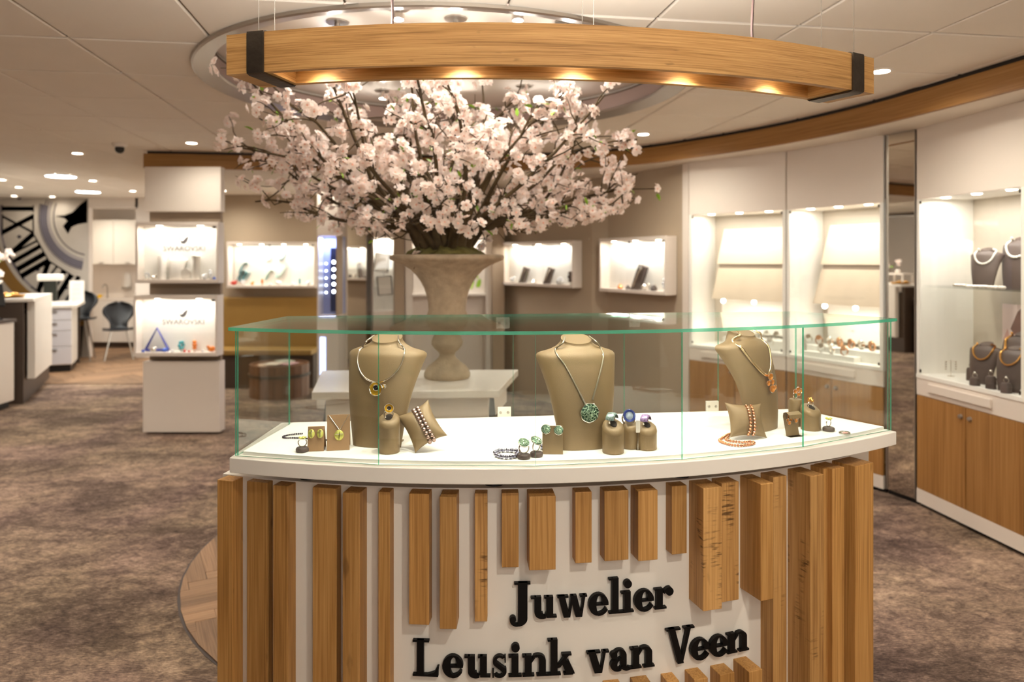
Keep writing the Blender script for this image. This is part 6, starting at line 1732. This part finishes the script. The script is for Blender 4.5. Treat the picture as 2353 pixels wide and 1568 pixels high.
t = thing('tap', 'small chrome tap on the kitchenette worktop', 'tap', (-7.0, 12.56, .835)); b = MB(); b.tube(smooth_path([(0, 0, 0), (0, 0, .18), (0, -.06, .24), (0, -.13, .22), (0, -.14, .18)], 5), .012, 8); b.build('spout', M_STEEL, t); MB().lathe([(.022, 0), (.022, .03)], 14).build('base', M_STEEL, t)
t = thing('yellow_cloth', 'yellow cleaning cloth by the kitchenette tap', 'cloth', (-7.12, 12.50, .836)); b = MB(); b.add([(-.06, -.03, 0), (.05, -.04, .0), (.06, .04, .05), (-.02, .05, .07), (0, 0, .05)], ((0, 1, 4), (1, 2, 4), (2, 3, 4), (3, 0, 4))); b.build('cloth_fold', M_YGOLD, t)
for k, (x, m, nm) in enumerate(((-6.45, M_STEEL, 'steel jar'), (-6.33, M_YGOLD, 'yellow jar'), (-6.24, M_CREAM, 'cream jar'))):
    t = thing('jar', nm + ' at the right end of the kitchenette worktop', 'jar', (x, 12.5, .836)); MB().lathe([(.04, 0), (.042, .11), (.03, .13), (.001, .135)], 14).build('body', m, t); MB().lathe([(.03, .131), (.03, .15), (.001, .152)], 12).build('lid', M_STEEL, t)
# black shell chair
def shell_chair(x, y, rz, lab, h=.45, col=M_BLACK):
    t = thing('chair', lab, 'chair', (x, y, 0), rz); s = 1.0
    b = MB(); rows = []
    for i in range(25):
        v = i / 24
        if v < .5: yy = -.22 + .40 * (v / .5); zz = h + .01 - .02 * sin(pi * v / .5); w = .20 + .02 * sin(pi * v)
        else:
            q = (v - .5) / .5; yy = .18 + .10 * sin(q * 1.3); zz = h + .40 * q ** .9; w = .115 + .105 * (.5 - .5 * cos(min(1, max(0, (q - .12) / .5)) * pi))
            if q > .62: w *= sqrt(max(0.02, 1 - ((q - .62) / .385) ** 2))
        row = []
        for j in range(9):
            u = -1 + 2 * j / 8; row.append(Vector((u * w, yy - (.04 * u * u if v > .5 else 0), zz + (.012 * u * u if v < .5 else 0))))
        rows.append(row)
    b.grid(rows); o = b.build('shell', mat('black_blue_shell', srgb(15, 17, 22), .4), t, sharp=0); sm = o.modifiers.new('thick', 'SOLIDIFY'); sm.thickness = .012
    for sx in (-1, 1):
        for sy in (-1, 1):
            b = MB(); b.tube([(sx * .10, sy * .10 - .02, h - .012), (sx * .19 * s, sy * .19 * s - .01, 0)], .010, 8); b.build('leg', M_STEEL, t)
    b = MB(); b.tube([(-.1, .08, h - .014), (.1, .08, h - .014)], .008, 6); b.tube([(-.1, -.12, h - .014), (.1, -.12, h - .014)], .008, 6); b.build('frame', M_STEEL, t)
    return t
shell_chair(-5.93, 10.95, .5, 'black shell chair with thin metal legs in front of the kitchenette')
t = shell_chair(-6.45, 10.80, .35, 'tall black stool half hidden behind the clock wall edge', .62)
# desk with four drawers
RZD = atan2(.424, .906)
dk = thing('drawer_desk', 'white desk with a four-drawer pedestal below the clock mural', 'desk', (-5.88, 9.70, 0), RZD)
MB().box(-.46, 0, 0, .62, .10, .86).build('pedestal', M_WHITE, dk); MB().box(-1.6, .06, -.05, .98, .86, .90).build('desktop', M_WHITE, dk, bevel=.003); MB().box(-.44, -.02, .03, .60, 0, .10).build('plinth', M_BLACK, dk)
MB().box(-1.55, 0.0, .90, .94, .0, .86).build('leg_panel', M_DKBROWN, dk)
for k, (z0, z1) in enumerate(((.70, .85), (.56, .69), (.35, .55), (.11, .34))):
    d = MB().box(-.455, -.005, -.018, 0, z0, z1).build('drawer', mat('drawer_white', srgb(206, 202, 206), .4), dk, bevel=.002); MB().box(-.29, -.17, -.036, -.018, z1 - .045, z1 - .03).build('handle', M_STEEL, d)
M_ = wmat(dk)
q = M_ @ Vector((-.30, .45, .9005)); t = thing('table_stand', 'tall dark stand with a white cap on the desk', 'stand', q, RZD); MB().box(-.10, .10, -.08, .08, 0, .02).build('foot', M_BLACK, t); MB().box(-.075, .075, -.06, .06, .02, .31).build('column', mat('dark_green_black', srgb(40, 42, 36), .3), t); MB().box(-.15, .15, -.10, .10, .31, .40).build('cap', M_WHITE, t, bevel=.02)
q = M_ @ Vector((-.02, .75, .9005)); t = thing('card_tower', 'narrow white card tower with four windows at the desk\'s right end', 'stand', q, RZD); MB().box(-.09, .09, -.03, .03, 0, .30).build('tower', M_WHITE, t)
for k in range(4): MB().box(-.05, .05, -.034, -.03, .02 + .07 * k, .07 + .07 * k).build('window', M_CREAM, t)
q = M_ @ Vector((-.16, .20, .9005)); t = thing('papers', 'small pile of white papers on the desk', 'papers', q, RZD)
for k in range(3): MB().box(-.13 + .006 * k, .13 + .004 * k, -.08, .08, .012 * k, .012 * k + .011).build('sheet', M_WHITE, t)
# service counters at the left edge
P1 = Vector((-5.09, 7.56, 0)); e1 = Vector((-.424, .906, 0))
RZC = atan2(e1.y, e1.x)
sc_ = thing('service_counter', 'dark brown service counter with a hanging white front panel', 'counter', P1, RZC)
MB().box(0, 1.77, 0, .75, 0, .93).build('core', M_DKBROWN, sc_); MB().box(.10, 1.30, -.09, -.02, .24, 1.06).build('front_panel', M_WHITE, sc_, bevel=.003); MB().box(-.02, 1.30, -.09, .72, 1.06, 1.095).build('white_top', M_WHITE, sc_, bevel=.003); MB().box(0, .06, .0, .70, .93, 1.06).build('upstand', M_DKBROWN, sc_); MB().box(.9, .96, .0, .70, .93, 1.06).build('upstand', M_DKBROWN, sc_)
lc = thing('low_counter', 'low counter with white side panels and a dark top at the left picture edge', 'counter', (-5.0, 6.2, 0), radians(93.8))
MB().box(0, 1.20, .02, .25, .06, .86).build('core', M_DKBROWN, lc); MB().box(-.2, 1.20, -.005, .02, .07, .865).build('white_panel', M_CREAM, lc, bevel=.002); MB().box(-.22, 1.22, -.02, .27, .865, .90).build('dark_top', M_DKBROWN, lc, bevel=.003); MB().box(0, 1.19, .04, .24, 0, .06).build('plinth', M_BLACK, lc)
M_ = wmat(sc_); M2_ = M_
q = M_ @ Vector((.26, .16, 1.0955)); t = thing('gold_tray', 'shiny gold tray with chains on the white counter top', 'tray', q, RZC)
MB().lathe([(.001, 0), (.12, .0), (.15, .03), (.145, .032), (.115, .008), (.001, .008)], 24).build('dish', M_GOLD, t); rr = random.Random(2); b = MB()
for k in range(16): b.ball((rr.uniform(-.09, .09), rr.uniform(-.09, .09), rr.uniform(.02, .04)), .022, 8, 5)
b.build('chains', M_GOLD, t)
q = M_ @ Vector((.62, .46, 1.0955)); t = thing('clear_riser', 'pale clear riser frame on the white counter top', 'riser', q, RZC)
for x in (-.2, .2):
    for y in (-.10, .10): MB().box(x - .012, x + .012, y - .012, y + .012, 0, .15).build('post', M_CREAM, t)
MB().box(-.24, .24, -.13, .13, .15, .172).build('riser_top', M_CREAM, t)
q = M_ @ Vector((.64, .46, 1.268)); t = thing('cream_bow', 'cream ornament on top of the clear riser', 'ornament', q, RZC); MB().ball((0, 0, .035), .035, 10, 6, sc=(1.6, 1, 1)).build('knot', M_CREAM, t); MB().box(-.04, .04, -.02, .02, 0, .012).build('foot', M_CREAM, t)
M_ = wmat(lc)
q = M_ @ Vector((1.00, .13, .9005)); t = thing('till_screen', 'dark till screen on its stand at the left picture edge', 'screen', q, radians(60)); MB().box(-.10, .10, -.08, .08, 0, .015).build('foot', M_BLACK, t); MB().box(-.025, .025, .0, .03, .015, .16).build('neck', M_BLACK, t); MB().box(-.17, .17, -.03, 0, .13, .36, M=Matrix.Rotation(radians(-16), 4, 'X')).build('display', M_BLACK, t, bevel=.006)
q = M_ @ Vector((.80, .06, .9005)); t = thing('red_cup', 'red cup with a white lid at the left picture edge', 'cup', q); MB().lathe([(.028, 0), (.036, .075), (.036, .078), (.001, .078)], 18).build('cup_body', mat('red_cup', srgb(190, 30, 28), .4), t); MB().lathe([(.038, .078), (.036, .095), (.001, .097)], 18).build('lid', M_WHITE, t)
# second spray of blossoms at the left edge
q = onplane(-10, 700, 1.10); q = M2_ @ Vector((1.05, .55, 1.0955)); t = thing('small_blossom_vase', 'small dark vase with a spray of pale blossoms at the left picture edge', 'flowers', q)
MB().lathe([(.04, 0), (.06, .06), (.05, .12), (.03, .15), (.035, .16)], 18).build('vase', M_BLACK, t); b = MB(); ends = []
rr = random.Random(12)
for k in range(9):
    e = Vector((rr.uniform(-.10, .46), rr.uniform(-.2, .1), rr.uniform(.24, .54))); b.tube(smooth_path([(0, 0, .10), e * .5 + Vector((0, 0, .06)), e], 4), .004, 5); ends.append(e)
b.build('twigs', M_BARK, t)
for e in ends:
    for j in range(4): share('flower', FL[j], t, e + Vector((rr.uniform(-.05, .05), rr.uniform(-.05, .05), rr.uniform(-.06, .04))), (rr.uniform(.6, 2), rr.uniform(-1, 1), rr.uniform(0, 6)), (1.5,) * 3)
    share('leaf', LEAF, t, e * .8, (rr.uniform(0, 3), 0, rr.uniform(0, 6)), (1.6,) * 3)
